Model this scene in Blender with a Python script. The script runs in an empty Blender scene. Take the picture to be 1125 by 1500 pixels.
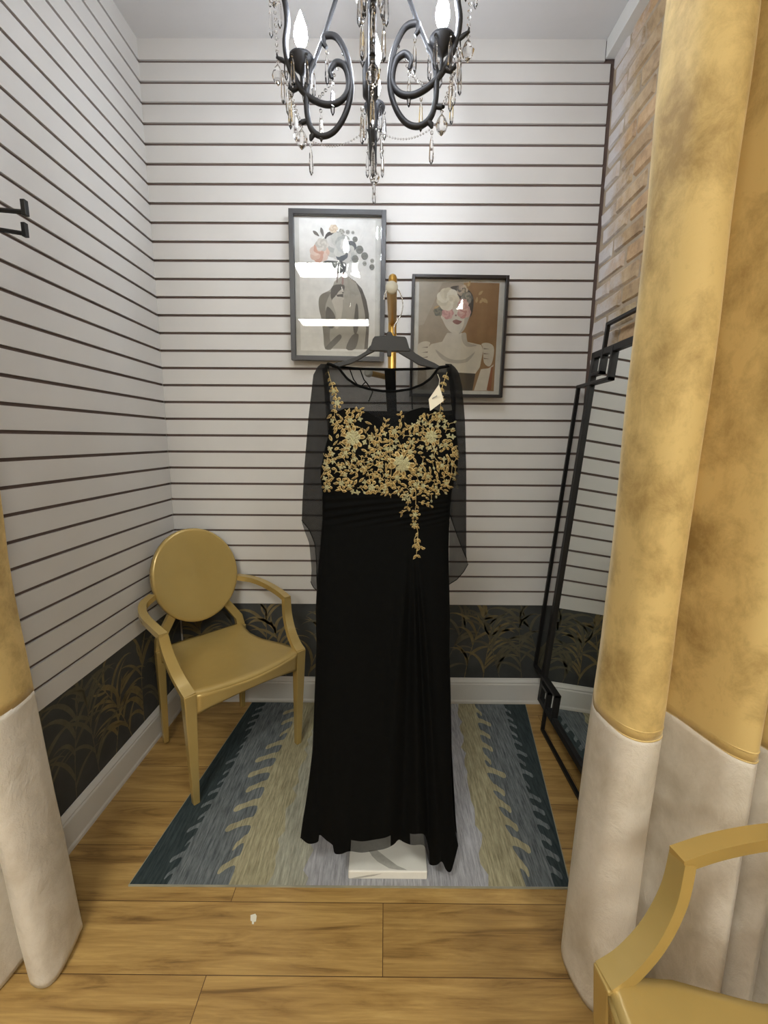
import bpy, bmesh, math, random
from mathutils import Vector, Matrix, noise
from mathutils.geometry import tessellate_polygon
PI = math.pi
C = bpy.context.scene.collection
sc = bpy.context.scene
# ------------------------------------------------------------------ camera
F, PT, YW, RL = 630.8, .1659, -.0034, .0056
CAM = Vector((0, 0, 1.355))
cp, sp, cy_, sy_, cr, sr = math.cos(PT), math.sin(PT), math.cos(YW), math.sin(YW), math.cos(RL), math.sin(RL)
RW = (Matrix(((cr, -sr, 0), (sr, cr, 0), (0, 0, 1))) @ Matrix(((1, 0, 0), (0, cp, -sp), (0, sp, cp)))
      @ Matrix(((1, 0, 0), (0, 0, -1), (0, 1, 0))) @ Matrix(((cy_, -sy_, 0), (sy_, cy_, 0), (0, 0, 1))))
RI = RW.transposed()
def ray(x, y): return RI @ Vector(((x - 562.5) / F, (y - 750) / F, 1))
def PY(x, y, Y): d = ray(x, y); return CAM + d * (Y / d.y)
def PZ(x, y, z): d = ray(x, y); return CAM + d * ((z - CAM.z) / d.z)
def PX(x, y, X): d = ray(x, y); return CAM + d * (X / d.x)
cd = bpy.data.cameras.new('camera'); cam = bpy.data.objects.new('camera', cd); C.objects.link(cam)
cd.sensor_fit = 'VERTICAL'; cd.sensor_height = 36; cd.lens = F / 1500 * 36; cd.clip_start = .02
cam.matrix_world = Matrix.Translation(CAM) @ (Matrix(((1, 0, 0), (0, -1, 0), (0, 0, -1))) @ RW).transposed().to_4x4()
sc.camera = cam
# ------------------------------------------------------------------ materials
def srgb(r, g, b):
    f = lambda c: (c / 255 / 12.92) if c / 255 <= .04045 else ((c / 255 + .055) / 1.055) ** 2.4
    return (f(r), f(g), f(b), 1)
class NT:
    def __init__(s, name):
        s.m = bpy.data.materials.new(name); s.m.use_nodes = True; s.t = s.m.node_tree; s.n = s.t.nodes
        s.b = s.n['Principled BSDF']; s.out = s.n['Material Output']
    def add(s, typ, **k):
        n = s.n.new(typ)
        for a, v in k.items():
            if a.startswith('i_'): n.inputs[a[2:].replace('_', ' ')].default_value = v
            else: setattr(n, a, v)
        return n
    def l(s, a, b): s.t.links.new(a, b)
    def coords(s, scale=(1, 1, 1), rot=(0, 0, 0)):
        tc = s.add('ShaderNodeTexCoord'); mp = s.add('ShaderNodeMapping')
        mp.inputs['Scale'].default_value = scale; mp.inputs['Rotation'].default_value = rot
        s.l(tc.outputs['Object'], mp.inputs['Vector']); return mp.outputs['Vector']
    def noise(s, vec, scale, detail=4, rough=.6, dist=0):
        n = s.add('ShaderNodeTexNoise'); n.inputs['Scale'].default_value = scale; n.inputs['Detail'].default_value = detail
        n.inputs['Roughness'].default_value = rough; n.inputs['Distortion'].default_value = dist
        s.l(vec, n.inputs['Vector']); return n.outputs['Fac']
    def ramp(s, fac, stops):
        r = s.add('ShaderNodeValToRGB'); e = r.color_ramp.elements
        while len(e) < len(stops): e.new(.5)
        for q, (p, c) in zip(e, stops): q.position = p; q.color = c
        s.l(fac, r.inputs['Fac']); return r.outputs['Color']
    def mix(s, fac, a, b, mode='MIX'):
        m = s.add('ShaderNodeMix', data_type='RGBA', blend_type=mode)
        for v, k in ((fac, 0), (a, 6), (b, 7)):
            if isinstance(v, (float, int, tuple)): m.inputs[k].default_value = v
            else: s.l(v, m.inputs[k])
        return m.outputs[2]
    def bump(s, h, st, dist=.002, bsdf=None):
        b = s.add('ShaderNodeBump'); b.inputs['Strength'].default_value = st; b.inputs['Distance'].default_value = dist
        s.l(h, b.inputs['Height']); s.l(b.outputs['Normal'], (bsdf or s.b).inputs['Normal'])
def setp(b, **k):
    for a, v in k.items(): b.inputs[a.replace('_', ' ')].default_value = v
def plain(name, col, rough=.5, metal=0, var=.08, vscale=12, bump=.0, bscale=80, stretch=(1, 1, 1), **k):
    t = NT(name); v = t.coords(stretch)
    n = t.noise(v, vscale)
    dk = tuple(c * (1 - var * 2) for c in col[:3]) + (1,); lt = tuple(min(1, c * (1 + var * 2)) for c in col[:3]) + (1,)
    t.l(t.ramp(n, [(.25, dk), (.75, lt)]), t.b.inputs['Base Color'])
    setp(t.b, Roughness=rough, Metallic=metal, **k)
    if bump: t.bump(t.noise(v, bscale, 3), bump)
    return t.m
M = {}
M['slat'] = plain('white_slat_laminate', srgb(212, 210, 206), .42, var=.02, vscale=3, bump=.03, bscale=300)
M['groove'] = plain('brown_groove', srgb(104, 88, 82), .7, var=.05)
M['ceil'] = plain('ceiling_plaster', srgb(210, 209, 208), .9, var=.03, vscale=2, bump=.25, bscale=25)
M['trimw'] = plain('white_trim_paint', srgb(214, 213, 208), .35, var=.015, vscale=4)
M['wallp'] = plain('charcoal_wallpaper', srgb(62, 64, 63), .75, var=.18, vscale=7, bump=.1, bscale=200)
M['bronze'] = plain('bronze_print', srgb(116, 102, 68), .55, var=.15, vscale=20)
M['faintleaf'] = plain('faint_leaf_print', srgb(88, 84, 66), .6, var=.15, vscale=20)
M['plaster'] = plain('store_plaster', srgb(205, 200, 192), .85, var=.02)
M['black'] = plain('black_metal', srgb(34, 33, 33), .45, .3, var=.08, bump=.05)
M['iron'] = plain('dark_iron', srgb(40, 40, 42), .55, .2, var=.1, bump=.1, bscale=60)
M['plastic'] = plain('black_plastic', srgb(27, 28, 30), .42, var=.04)
M['steel'] = plain('steel_wire', srgb(190, 190, 188), .25, 1, var=.03)
M['goldrod'] = plain('brushed_gold', srgb(196, 158, 84), .32, .85, var=.04, stretch=(1, 1, 6))
M['cap'] = plain('white_cap', srgb(196, 196, 186), .5, var=.02)
M['frameg'] = plain('grey_black_frame', srgb(62, 62, 64), .35, var=.05, bump=.05)
M['frameb'] = plain('black_frame', srgb(38, 34, 34), .35, var=.05, bump=.05)
M['chair'] = plain('gold_lacquer', srgb(188, 162, 98), .26, .35, var=.04, vscale=5, Coat_Weight=.35, Coat_Roughness=.12)
M['thread'] = plain('gold_thread', srgb(200, 180, 126), .4, .35, var=.3, vscale=160, bump=.8, bscale=900)
M['thread3'] = plain('bronze_thread', srgb(142, 116, 66), .45, .35, var=.3, vscale=300, bump=.8, bscale=900)
M['thread2'] = plain('gold_sequin', srgb(232, 212, 158), .32, .35, var=.4, vscale=500, bump=1, bscale=1200)
M['dress'] = plain('black_chiffon', srgb(8, 9, 9), .85, var=.15, vscale=60, bump=.25, bscale=700, Specular_IOR_Level=.1)
M['paper'] = plain('white_card', srgb(232, 228, 210), .6, var=.01)
M['print_ink'] = plain('grey_ink', srgb(150, 150, 145), .6, var=.02)
M['sleeveivory'] = plain('candle_sleeve', srgb(190, 175, 140), .4, var=.03)
M['marble'] = None
def emis(name, col, s):
    t = NT(name); setp(t.b, Base_Color=col, Emission_Color=col, Emission_Strength=s); return t.m
M['bulb'] = emis('glowing_bulb', (.84, .90, 1, 1), 235)
M['panel'] = emis('light_panel_diffuser', (1, .995, .93, 1), 42)
def glassm():
    t = NT('crystal'); setp(t.b, Base_Color=(1, 1, 1, 1), Roughness=0.02, IOR=1.55, Transmission_Weight=1.0); return t.m
M['crystal'] = glassm()
def pane():
    t = NT('picture_glass'); tr = t.add('ShaderNodeBsdfTransparent'); g = t.add('ShaderNodeBsdfGlossy'); g.inputs['Roughness'].default_value = .01
    fr = t.add('ShaderNodeFresnel'); fr.inputs['IOR'].default_value = 1.5; mx = t.add('ShaderNodeMixShader')
    t.l(fr.outputs[0], mx.inputs[0]); t.l(tr.outputs[0], mx.inputs[1]); t.l(g.outputs[0], mx.inputs[2]); t.l(mx.outputs[0], t.out.inputs[0]); return t.m
M['pane'] = pane()
def sheer(name, a):
    t = NT(name); tr = t.add('ShaderNodeBsdfTransparent'); mx = t.add('ShaderNodeMixShader')
    setp(t.b, Base_Color=srgb(20, 21, 22), Roughness=.75, Specular_IOR_Level=.2)
    n = t.noise(t.coords(), 30); r = t.add('ShaderNodeMapRange'); r.inputs[3].default_value = a - .07; r.inputs[4].default_value = a + .07
    t.l(n, r.inputs[0]); t.l(r.outputs[0], mx.inputs[0]); t.l(tr.outputs[0], mx.inputs[1]); t.l(t.b.outputs[0], mx.inputs[2]); t.l(mx.outputs[0], t.out.inputs[0]); return t.m
M['sheer'] = sheer('sheer_black_chiffon', .74)
M['sheer2'] = sheer('sheer_black_net', .62)
def mirror():
    t = NT('mirror_silver'); setp(t.b, Base_Color=(.86, .89, .87, 1), Metallic=1, Roughness=.01); return t.m
M['mirror'] = mirror()
def wood():
    t = NT('oak_plank_floor'); v = t.coords()
    br = t.add('ShaderNodeTexBrick', offset=.37, squash=1); t.l(v, br.inputs['Vector'])
    for k, q in (('Scale', 1), ('Mortar Size', .0012), ('Mortar Smooth', .3), ('Bias', 0), ('Brick Width', 1.22), ('Row Height', .178)): br.inputs[k].default_value = q
    br.inputs['Color1'].default_value = (0, 0, 0, 1); br.inputs['Color2'].default_value = (1, 1, 1, 1); br.inputs['Mortar'].default_value = (.5, .5, .5, 1)
    # per plank offset for the grain
    va = t.add('ShaderNodeVectorMath', operation='MULTIPLY_ADD'); t.l(br.outputs['Color'], va.inputs[0]); va.inputs[1].default_value = (7, 5, 3); t.l(v, va.inputs[2])
    mp = t.add('ShaderNodeMapping'); mp.inputs['Scale'].default_value = (1.2, 11, 1); t.l(va.outputs[0], mp.inputs['Vector'])
    g1 = t.noise(mp.outputs[0], 2.2, 8, .62, .9)
    mp2 = t.add('ShaderNodeMapping'); mp2.inputs['Scale'].default_value = (2, 60, 1); t.l(va.outputs[0], mp2.inputs['Vector'])
    g2 = t.noise(mp2.outputs[0], 3, 6, .7)
    c1 = t.ramp(g1, [(.28, srgb(118, 88, 48)), (.43, srgb(172, 136, 78)), (.62, srgb(198, 162, 98)), (.8, srgb(216, 182, 118))])
    c2 = t.ramp(g2, [(.3, (.7, .66, .6, 1)), (.6, (1, 1, 1, 1))])
    c = t.mix(.75, c1, c2, 'MULTIPLY')
    tint = t.ramp(br.outputs['Color'], [(0, (.84, .83, .82, 1)), (1, (1.0, 1.0, 1.0, 1))])
    c = t.mix(1.0, c, tint, 'MULTIPLY')
    # knots
    mp3 = t.add('ShaderNodeMapping'); mp3.inputs['Scale'].default_value = (1.6, 5.2, 1); t.l(va.outputs[0], mp3.inputs['Vector'])
    vo = t.add('ShaderNodeTexVoronoi'); vo.inputs['Scale'].default_value = 1.5; t.l(mp3.outputs[0], vo.inputs['Vector'])
    nn = t.noise(v, 40, 3); ad = t.add('ShaderNodeMath', operation='MULTIPLY_ADD'); t.l(nn, ad.inputs[0]); ad.inputs[1].default_value = .06; t.l(vo.outputs['Distance'], ad.inputs[2])
    kn = t.ramp(ad.outputs[0], [(.07, (.2, .13, .08, 1)), (.11, (.6, .52, .42, 1)), (.19, (1, 1, 1, 1))])
    c = t.mix(.9, c, kn, 'MULTIPLY')
    c = t.mix(br.outputs['Fac'], c, srgb(90, 62, 34))
    t.l(c, t.b.inputs['Base Color']); setp(t.b, Roughness=.42); t.bump(g2, .08, .001); return t.m
M['wood'] = wood()
def rugm(name, a, b):
    t = NT(name); v = t.coords((60, 5, 1), (0, 0, .03)); n = t.noise(v, 2.4, 5, .7); w = t.noise(t.coords(), 9, 4)
    c = t.mix(w, t.ramp(n, [(.3, a), (.7, b)]), t.ramp(n, [(.38, a), (.62, b)]))
    n2 = t.noise(t.coords((150, 150, 1)), 3, 2)
    t.l(c, t.b.inputs['Base Color']); setp(t.b, Roughness=.95, Specular_IOR_Level=.1); t.bump(n2, .3, .001); return t.m
M['rug_teal'] = rugm('rug_dark_teal', srgb(44, 53, 54), srgb(66, 75, 76))
M['rug_slate'] = rugm('rug_slate', srgb(72, 79, 81), srgb(128, 133, 134))
M['rug_olive'] = rugm('rug_olive', srgb(130, 124, 98), srgb(184, 176, 144))
M['rug_mid'] = rugm('rug_grey_olive', srgb(132, 132, 118), srgb(180, 178, 160))
M['rug_light'] = rugm('rug_pale_grey', srgb(138, 138, 140), srgb(186, 186, 190))
M['rug_edge'] = plain('rug_binding', srgb(150, 148, 130), .9, var=.1)
def brickm():
    t = NT('weathered_brick'); n = t.noise(t.coords(), 14, 6, .7); at = t.add('ShaderNodeAttribute', attribute_name='tint')
    c = t.ramp(n, [(.25, srgb(138, 118, 96)), (.5, srgb(184, 160, 128)), (.75, srgb(206, 186, 154))])
    c = t.mix(1., c, at.outputs['Color'], 'MULTIPLY')
    sx = t.add('ShaderNodeSeparateXYZ'); tc = t.add('ShaderNodeTexCoord'); t.l(tc.outputs['Object'], sx.inputs[0])
    nz = t.noise(t.coords((1, 1, 1)), 6, 6, .75); ma = t.add('ShaderNodeMath', operation='MULTIPLY_ADD'); t.l(nz, ma.inputs[0]); ma.inputs[1].default_value = .45; t.l(sx.outputs[1], ma.inputs[2])
    r2 = t.add('ShaderNodeMapRange'); r2.inputs[1].default_value = 2.06; r2.inputs[2].default_value = 2.20; t.l(ma.outputs[0], r2.inputs[0])
    c = t.mix(r2.outputs[0], c, srgb(204, 198, 194)); t.l(c, t.b.inputs['Base Color'])
    setp(t.b, Roughness=.9); t.bump(t.noise(t.coords(), 60, 6, .7), .8, .004); return t.m
M['brick'] = brickm()
M['mortar'] = plain('grey_mortar', srgb(168, 152, 130), .95, var=.1, vscale=20, bump=.8, bscale=60)
M['whitewash'] = plain('white_plaster_smear', srgb(206, 200, 198), .9, var=.05, vscale=10, bump=.7, bscale=30)
def velvet(name, a, b, rough, sheen):
    t = NT(name); n = t.noise(t.coords((1, 1, .9)), 5, 4, .55, .2); n2 = t.noise(t.coords((1, 1, .8)), 16, 6, .75, .3)
    mm = t.add('ShaderNodeMath', operation='MULTIPLY_ADD'); t.l(n2, mm.inputs[0]); mm.inputs[1].default_value = .4; 
    m2 = t.add('ShaderNodeMath', operation='MULTIPLY'); t.l(n, m2.inputs[0]); m2.inputs[1].default_value = .6; t.l(m2.outputs[0], mm.inputs[2])
    t.l(t.ramp(mm.outputs[0], [(.36, a), (.54, b)]), t.b.inputs['Base Color'])
    setp(t.b, Roughness=rough, Sheen_Weight=sheen, Sheen_Roughness=.35, Sheen_Tint=(1, .9, .65, 1), Specular_IOR_Level=.3)
    t.bump(mm.outputs[0], .35 if sheen > .3 else .7, .01 if sheen > .3 else .02); return t.m
M['velvet'] = velvet('gold_velvet', srgb(158, 130, 76), srgb(216, 188, 124), .65, .5)  # dark and pale blotches paint the crushed nap's sheen into the colour
M['ivory'] = velvet('ivory_satin', srgb(196, 186, 168), srgb(222, 214, 200), .33, .2)
def marble():
    t = NT('white_marble'); v = t.coords((1, 1, 1), (0, 0, .7)); n = t.noise(v, 5, 5, .6)
    w = t.add('ShaderNodeTexWave', bands_direction='X'); w.inputs['Scale'].default_value = 2.2; w.inputs['Distortion'].default_value = 3.2; w.inputs['Detail'].default_value = 2; w.inputs['Phase Offset'].default_value = 2.4
    t.l(v, w.inputs['Vector'])
    c = t.ramp(n, [(.2, srgb(222, 220, 210)), (.6, srgb(238, 236, 226))])
    t.l(c, t.b.inputs['Base Color']); setp(t.b, Roughness=.25); return t.m
M['marble'] = marble()
# ------------------------------------------------------------------ mesh builder
class MB:
    def __init__(s): s.v = []; s.f = []; s.mi = []; s.sm = []; s.mats = []; s.tint = None
    def mat(s, m):
        if m not in s.mats: s.mats.append(m)
        return s.mats.index(m)
    def add(s, vs, fs, m, smooth=False):
        o = len(s.v); k = s.mat(m); s.v += [Vector(v) for v in vs]
        for f in fs: s.f.append([o + i for i in f]); s.mi.append(k); s.sm.append(smooth)
        return s
    def box(s, a, b, m):
        x0, y0, z0 = a; x1, y1, z1 = b
        return s.add([(x0, y0, z0), (x1, y0, z0), (x1, y1, z0), (x0, y1, z0), (x0, y0, z1), (x1, y0, z1), (x1, y1, z1), (x0, y1, z1)],
                     [(0, 3, 2, 1), (4, 5, 6, 7), (0, 1, 5, 4), (1, 2, 6, 5), (2, 3, 7, 6), (3, 0, 4, 7)], m)
    def hexa(s, p, m): # 8 points bottom 4, top 4
        return s.add(p, [(0, 3, 2, 1), (4, 5, 6, 7), (0, 1, 5, 4), (1, 2, 6, 5), (2, 3, 7, 6), (3, 0, 4, 7)], m)
    def loft(s, rings, m, close=True, caps=True, smooth=True):
        n = len(rings[0]); vs = [p for r in rings for p in r]; fs = []
        for i in range(len(rings) - 1):
            for j in range(n if close else n - 1):
                a, b = i * n + j, i * n + (j + 1) % n; fs.append((a, b, b + n, a + n))
        s.add(vs, fs, m, smooth)
        if caps and close: s.add(rings[0], [tuple(range(n))[::-1]], m); s.add(rings[-1], [tuple(range(n))], m)
        return s
    def tube(s, pts, r, m, n=8, closed=False, smooth=True):
        pts = [Vector(p) for p in pts]; k = len(pts); rs = r if isinstance(r, (list, tuple)) else [r] * k
        T = [((pts[min(i + 1, k - 1)] - pts[max(i - 1, 0)]) if not closed else (pts[(i + 1) % k] - pts[i - 1])).normalized() for i in range(k)]
        u = T[0].orthogonal().normalized(); rings = []
        for i in range(k):
            u = (u - T[i] * u.dot(T[i])); u = u.normalized() if u.length > 1e-6 else T[i].orthogonal().normalized()
            w = T[i].cross(u); rings.append([pts[i] + (u * math.cos(2 * PI * j / n) + w * math.sin(2 * PI * j / n)) * rs[i] for j in range(n)])
        if closed: rings.append(rings[0])
        return s.loft(rings, m, True, not closed, smooth)
    def lathe(s, prof, c, m, n=16, axis='Z', smooth=True):
        rings = []
        for r, h in prof:
            ring = []
            for j in range(n):
                a = 2 * PI * j / n; x, y = r * math.cos(a), r * math.sin(a)
                ring.append(Vector(c) + (Vector((x, y, h)) if axis == 'Z' else Vector((x, h, y)) if axis == 'Y' else Vector((h, x, y))))
            rings.append(ring)
        return s.loft(rings, m, True, True, smooth)
    def ribbon(s, pts, w, t, m, side=None, smooth=True):
        """rectangular section bar along pts; side = list/func of side vectors; w along side, t along the other"""
        pts = [Vector(p) for p in pts]; k = len(pts); rings = []
        ws = w if isinstance(w, (list, tuple)) else [w] * k; ts = t if isinstance(t, (list, tuple)) else [t] * k
        for i in range(k):
            T = (pts[min(i + 1, k - 1)] - pts[max(i - 1, 0)]).normalized()
            sd = Vector(side[i] if isinstance(side, list) else side); sd = (sd - T * sd.dot(T)).normalized(); q = T.cross(sd)
            a, b = sd * ws[i] / 2, q * ts[i] / 2; rings.append([pts[i] - a - b, pts[i] + a - b, pts[i] + a + b, pts[i] - a + b])
        vs = []; 
        for j in range(4):  # separate faces per side, so that edges stay crisp and runs smooth
            o = []
            for r in rings: o += [r[j], r[(j + 1) % 4]]
            s.add(o, [(2 * i, 2 * i + 1, 2 * i + 3, 2 * i + 2) for i in range(k - 1)], m, smooth)
        s.add(rings[0], [(3, 2, 1, 0)], m); s.add(rings[-1], [(0, 1, 2, 3)], m); return s
    def grid(s, fn, nu, nv, m, smooth=True, mfn=None):
        vs = [fn(i / nu, j / nv) for j in range(nv + 1) for i in range(nu + 1)]; o = len(s.v); s.v += [Vector(v) for v in vs]
        for j in range(nv):
            for i in range(nu):
                a = o + j * (nu + 1) + i; s.f.append([a, a + 1, a + nu + 2, a + nu + 1]); mm = mfn((i + .5) / nu, (j + .5) / nv) if mfn else m
                s.mi.append(s.mat(mm)); s.sm.append(smooth)
        return s
    def build(s, name, parent=None, bevel=0, solid=0, seg=2, fixn=True, weld=False):
        me = bpy.data.meshes.new(name); org = Vector(parent.get('_loc', (0, 0, 0))) if parent else Vector()
        me.from_pydata([v - org for v in s.v], [], s.f)
        for m in s.mats: me.materials.append(m)
        for p, k, q in zip(me.polygons, s.mi, s.sm): p.material_index = k; p.use_smooth = q
        if fixn or weld:
            bm = bmesh.new(); bm.from_mesh(me)
            if weld: bmesh.ops.remove_doubles(bm, verts=bm.verts, dist=1e-5)
            if fixn: bmesh.ops.recalc_face_normals(bm, faces=bm.faces)
            bm.to_mesh(me); bm.free()
        if s.tint:
            ca = me.color_attributes.new('tint', 'FLOAT_COLOR', 'POINT')
            for i, c in enumerate(s.tint): ca.data[i].color = c
        o = bpy.data.objects.new(name, me); C.objects.link(o)
        if parent: o.parent = parent; o['_loc'] = tuple(org)
        if bevel:
            b = o.modifiers.new('bevel', 'BEVEL'); b.width = bevel; b.segments = seg; b.limit_method = 'ANGLE'; b.angle_limit = .7
        if solid:
            b = o.modifiers.new('solid', 'SOLIDIFY'); b.thickness = solid; b.offset = 0
        return o
def tag(o, label=None, cat=None, group=None, kind=None):
    for k, v in (('label', label), ('category', cat), ('group', group), ('kind', kind)):
        if v: o[k] = v
    return o
def thing(name, loc, label, cat, group=None, rz=0):
    o = bpy.data.objects.new(name, None); o.empty_display_size = .05; C.objects.link(o); o.location = loc; o.rotation_euler[2] = rz
    o['_loc'] = tuple(loc) if not rz else (0, 0, 0); return tag(o, label, cat, group)
def struct(o): o['kind'] = 'structure'; return o
def lerp(a, b, t): return a + (b - a) * t
def interp(tab, x):
    if x <= tab[0][0]: return tab[0][1]
    for (a, b), (c, d) in zip(tab, tab[1:]):
        if x <= c: return b + (d - b) * (x - a) / (c - a)
    return tab[-1][1]
def crom(P, n=8, closed=False):
    P = [Vector(p) for p in P]; out = []; k = len(P)
    for i in range(k if closed else k - 1):
        g = (lambda j: P[j % k]) if closed else (lambda j: P[max(0, min(k - 1, j))])
        a, b, c, d = g(i - 1), g(i), g(i + 1), g(i + 2)
        for q in range(n):
            t = q / n; out.append(.5 * ((2 * b) + (c - a) * t + (2 * a - 5 * b + 4 * c - d) * t * t + (3 * b - a - 3 * c + d) * t ** 3))
    if not closed: out.append(P[-1])
    return out
# ------------------------------------------------------------------ the room
D = 2.063; XL = -1.035; SL = .013; XR = .918; ZC = 2.977; ZP = .539; ZB = .138; S = .0762
def xl(Y): return XL - SL * (D - Y)
YE = .55   # front end of the fitting room's side walls
struct(MB().box((-3.2, -3.6, -.05), (3.2, D + .1, 0), M['wood']).build('floor'))
struct(MB().box((-3.2, -3.6, ZC), (3.2, D + .1, ZC + .05), M['ceil']).build('ceiling'))
# back wall with slat panel, wallpaper
wb = struct(MB().box((XL - .12, D + .012, 0), (1.1, D + .1, ZC), M['plaster']).build('wall_back'))
m = MB(); m.box((XL - .002, D + .006, ZP), (XR + .022, D + .0118, ZC), M['groove'])  # brown runs past the slats as a painted shadow line at the brick
for i in range(32):
    z1 = ZC - i * S - (.011 if i else 0); z0 = ZC - (i + 1) * S
    m.box((XL, D - .002 , z0), ((XR if i else XR - .025), D + .0065, z1), M['slat'])
m.build('slat_panel', wb)
rnd = random.Random(5)
def blade(m, P, p, ang, L, W, curl, mat, n=9):
    """tapered, drooping grass blade printed on the plane map P(u, v)"""
    x, y = p; pts = []
    for i in range(n + 1):
        t = i / n; pts.append((x, y, ang)); x += math.cos(ang) * L / n; y += math.sin(ang) * L / n; ang += curl / n * (.5 + t)
    A, B = [], []
    for i, (x, y, a) in enumerate(pts):
        t = i / n; w = W * (max(0, math.sin(PI * min(1, t * .9 + .12))) ** .8) * (1 - t * .35) / 2
        nx, ny = -math.sin(a) * w, math.cos(a) * w; A.append(P(x + nx, y + ny)); B.append(P(x - nx, y - ny))
    m.add(A + B, [(i, i + 1, n + 2 + i, n + 1 + i) for i in range(n)], mat)
def grass(m, P, u0, v0, h, mat, lean=0):
    ang = PI / 2 + lean; x, y = u0, v0; L = h; n = 14; c = rnd.uniform(-.5, .5)
    for i in range(n):
        nx, ny = x + math.cos(ang) * L / n, y + math.sin(ang) * L / n
        blade(m, P, (x, y), ang, L / n * 1.25, .0055, c / n, mat, 3)
        if i > 1 and rnd.random() < .8:
            sgn = rnd.choice((-1, 1)); blade(m, P, (x, y), ang + sgn * rnd.uniform(.25, .7), rnd.uniform(.12, .23), rnd.uniform(.012, .021), -sgn * -1 * rnd.uniform(1.2, 2.3), mat)
        if i > n - 4: blade(m, P, (x, y), ang + rnd.uniform(-.9, .9), rnd.uniform(.06, .10), .012, rnd.uniform(-1.6, 1.6), mat)
        x, y = nx, ny; ang += c / n
def clipped(P, u0, u1, v0, v1):
    return lambda u, v: P(min(u1, max(u0, u)), min(v1, max(v0, v)))
def paper(u0, u1, P, Pb, clusters, parent):
    m = MB(); m.add([Pb(u0, 0), Pb(u1, 0), Pb(u1, ZP), Pb(u0, ZP), P(u0, 0), P(u1, 0), P(u1, ZP), P(u0, ZP)], [(0, 1, 2, 3), (4, 5, 6, 7), (0, 1, 5, 4), (2, 3, 7, 6), (0, 3, 7, 4), (1, 2, 6, 5)], M['wallp'])
    Q = clipped(P, u0 + .002, u1 - .002, .1, ZP - .004); k = [0]
    for u, mt, h in clusters:
        k[0] += 1; off = .0004 + .00004 * (k[0] % 9)
        e = (Vector(P(u, 0)) - Vector(Pb(u, 0))).normalized() * off
        grass(m, lambda a, b, e=e: Vector(Q(a, b)) + e, u, .12, h, mt, rnd.uniform(-.3, .3))
    return m.build('wallpaper', parent, fixn=False)
cl = []
u = XL + .06
while u < XR: cl.append((u, M['faintleaf'] if rnd.random() < .35 else M['bronze'], rnd.uniform(.3, .42))); u += rnd.uniform(.085, .13)
paper(XL, XR + .03, lambda u, v: (u, D + .006, v), lambda u, v: (u, D + .0119, v), cl, wb)
# left wall
def LW(Y, z, off=0): return Vector((xl(Y) + off, Y, z))
wl = MB().hexa([LW(YE, 0, -.1), LW(YE, 0, -.012), LW(D + .1, 0, -.012), LW(D + .1, 0, -.1), LW(YE, ZC, -.1), LW(YE, ZC, -.012), LW(D + .1, ZC, -.012), LW(D + .1, ZC, -.1)], M['plaster']).build('wall_left'); struct(wl)
m = MB()
def lbox(m, y0, y1, z0, z1, o0, o1, mt): m.hexa([LW(y0, z0, o0), LW(y0, z0, o1), LW(y1, z0, o1), LW(y1, z0, o0), LW(y0, z1, o0), LW(y0, z1, o1), LW(y1, z1, o1), LW(y1, z1, o0)], mt)
lbox(m, YE, D, ZP, ZC, -.0118, -.006, M['groove'])
for i in range(32):
    z1 = ZC - i * S - (.011 if i else 0); z0 = ZC - (i + 1) * S; lbox(m, YE, D, z0, z1, -.0065, .002, M['slat'])
m.build('slat_panel', wl)
cl = []; u = YE + .1
while u < D: cl.append((u, M['faintleaf'] if rnd.random() < .35 else M['bronze'], rnd.uniform(.3, .42))); u += rnd.uniform(.085, .13)
paper(YE, D, lambda u, v: LW(u, v, -.006), lambda u, v: LW(u, v, -.0119), cl, wl)
# right wall of weathered brick
XB = .932
wr = struct(MB().box((XB + .0055, YE, 0), (XB + .15, D + .1, ZC), M['mortar']).build('wall_right'))
m = MB(); m.tint = []; rb = random.Random(11); row = 0; z = ZP + .0
while z < ZC - .02:
    bh = .062; y = YE - (.11 if row % 2 else 0)
    while y < D:
        y0, y1 = max(YE, y + rb.uniform(0, .006)), min(D, y + .205 + rb.uniform(-.006, .006)); 
        if y1 - y0 > .02:
            dep = rb.uniform(0, .009); hh = min(bh + rb.uniform(-.004, .006), ZC - .005 - z); n0 = len(m.v)
            ww = rb.random() < (.95 if y1 > D - .1 else .3 if y1 > D - .25 else .04)
            yy = [y0, y0 + .01, y1 - .01, y1]; zz = [z, z + .008, z + hh - .008, z + hh]
            vs = []
            for a, zv in enumerate(zz):
                for b, yv in enumerate(yy):
                    inner = (a in (1, 2)) and (b in (1, 2)); vs.append((XB + (-.004 + dep * .35 if inner else .0065) + rb.uniform(-.002, .002), yv + rb.uniform(-.004, .004), zv + rb.uniform(-.003, .003)))
            m.add(vs, [(a * 4 + b, a * 4 + b + 1, a * 4 + b + 5, a * 4 + b + 4) for a in range(3) for b in range(3)], M['brick'])
            tv = rb.choice([(1, .98, .95), (.92, .88, .8), (1.08, 1.0, .86), (.86, .8, .72), (1.05, .95, .85), (.95, .97, .95)]); m.tint += [tuple(tv) + (1,)] * (len(m.v) - n0)
        y += .215
    z += .075; row += 1
m.build('brick_course', wr, fixn=False)
m = MB(); m.box((XB, YE, 0), (XB + .0054, D, ZP), M['wallp'])
k = 0
Q = clipped(lambda a, b: (XB, a, b), YE, D, .1, ZP - .004)
for j in range(14):
    u = YE + .08 + j * .105; grass(m, lambda a, b, j=j: Vector(Q(a, b)) + Vector((-.0004 - .00004 * j, 0, 0)), u, .12, rnd.uniform(.3, .42), M['faintleaf'] if j % 3 == 0 else M['bronze'], rnd.uniform(-.3, .3))
m.build('wallpaper', wr, fixn=False)
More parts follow.
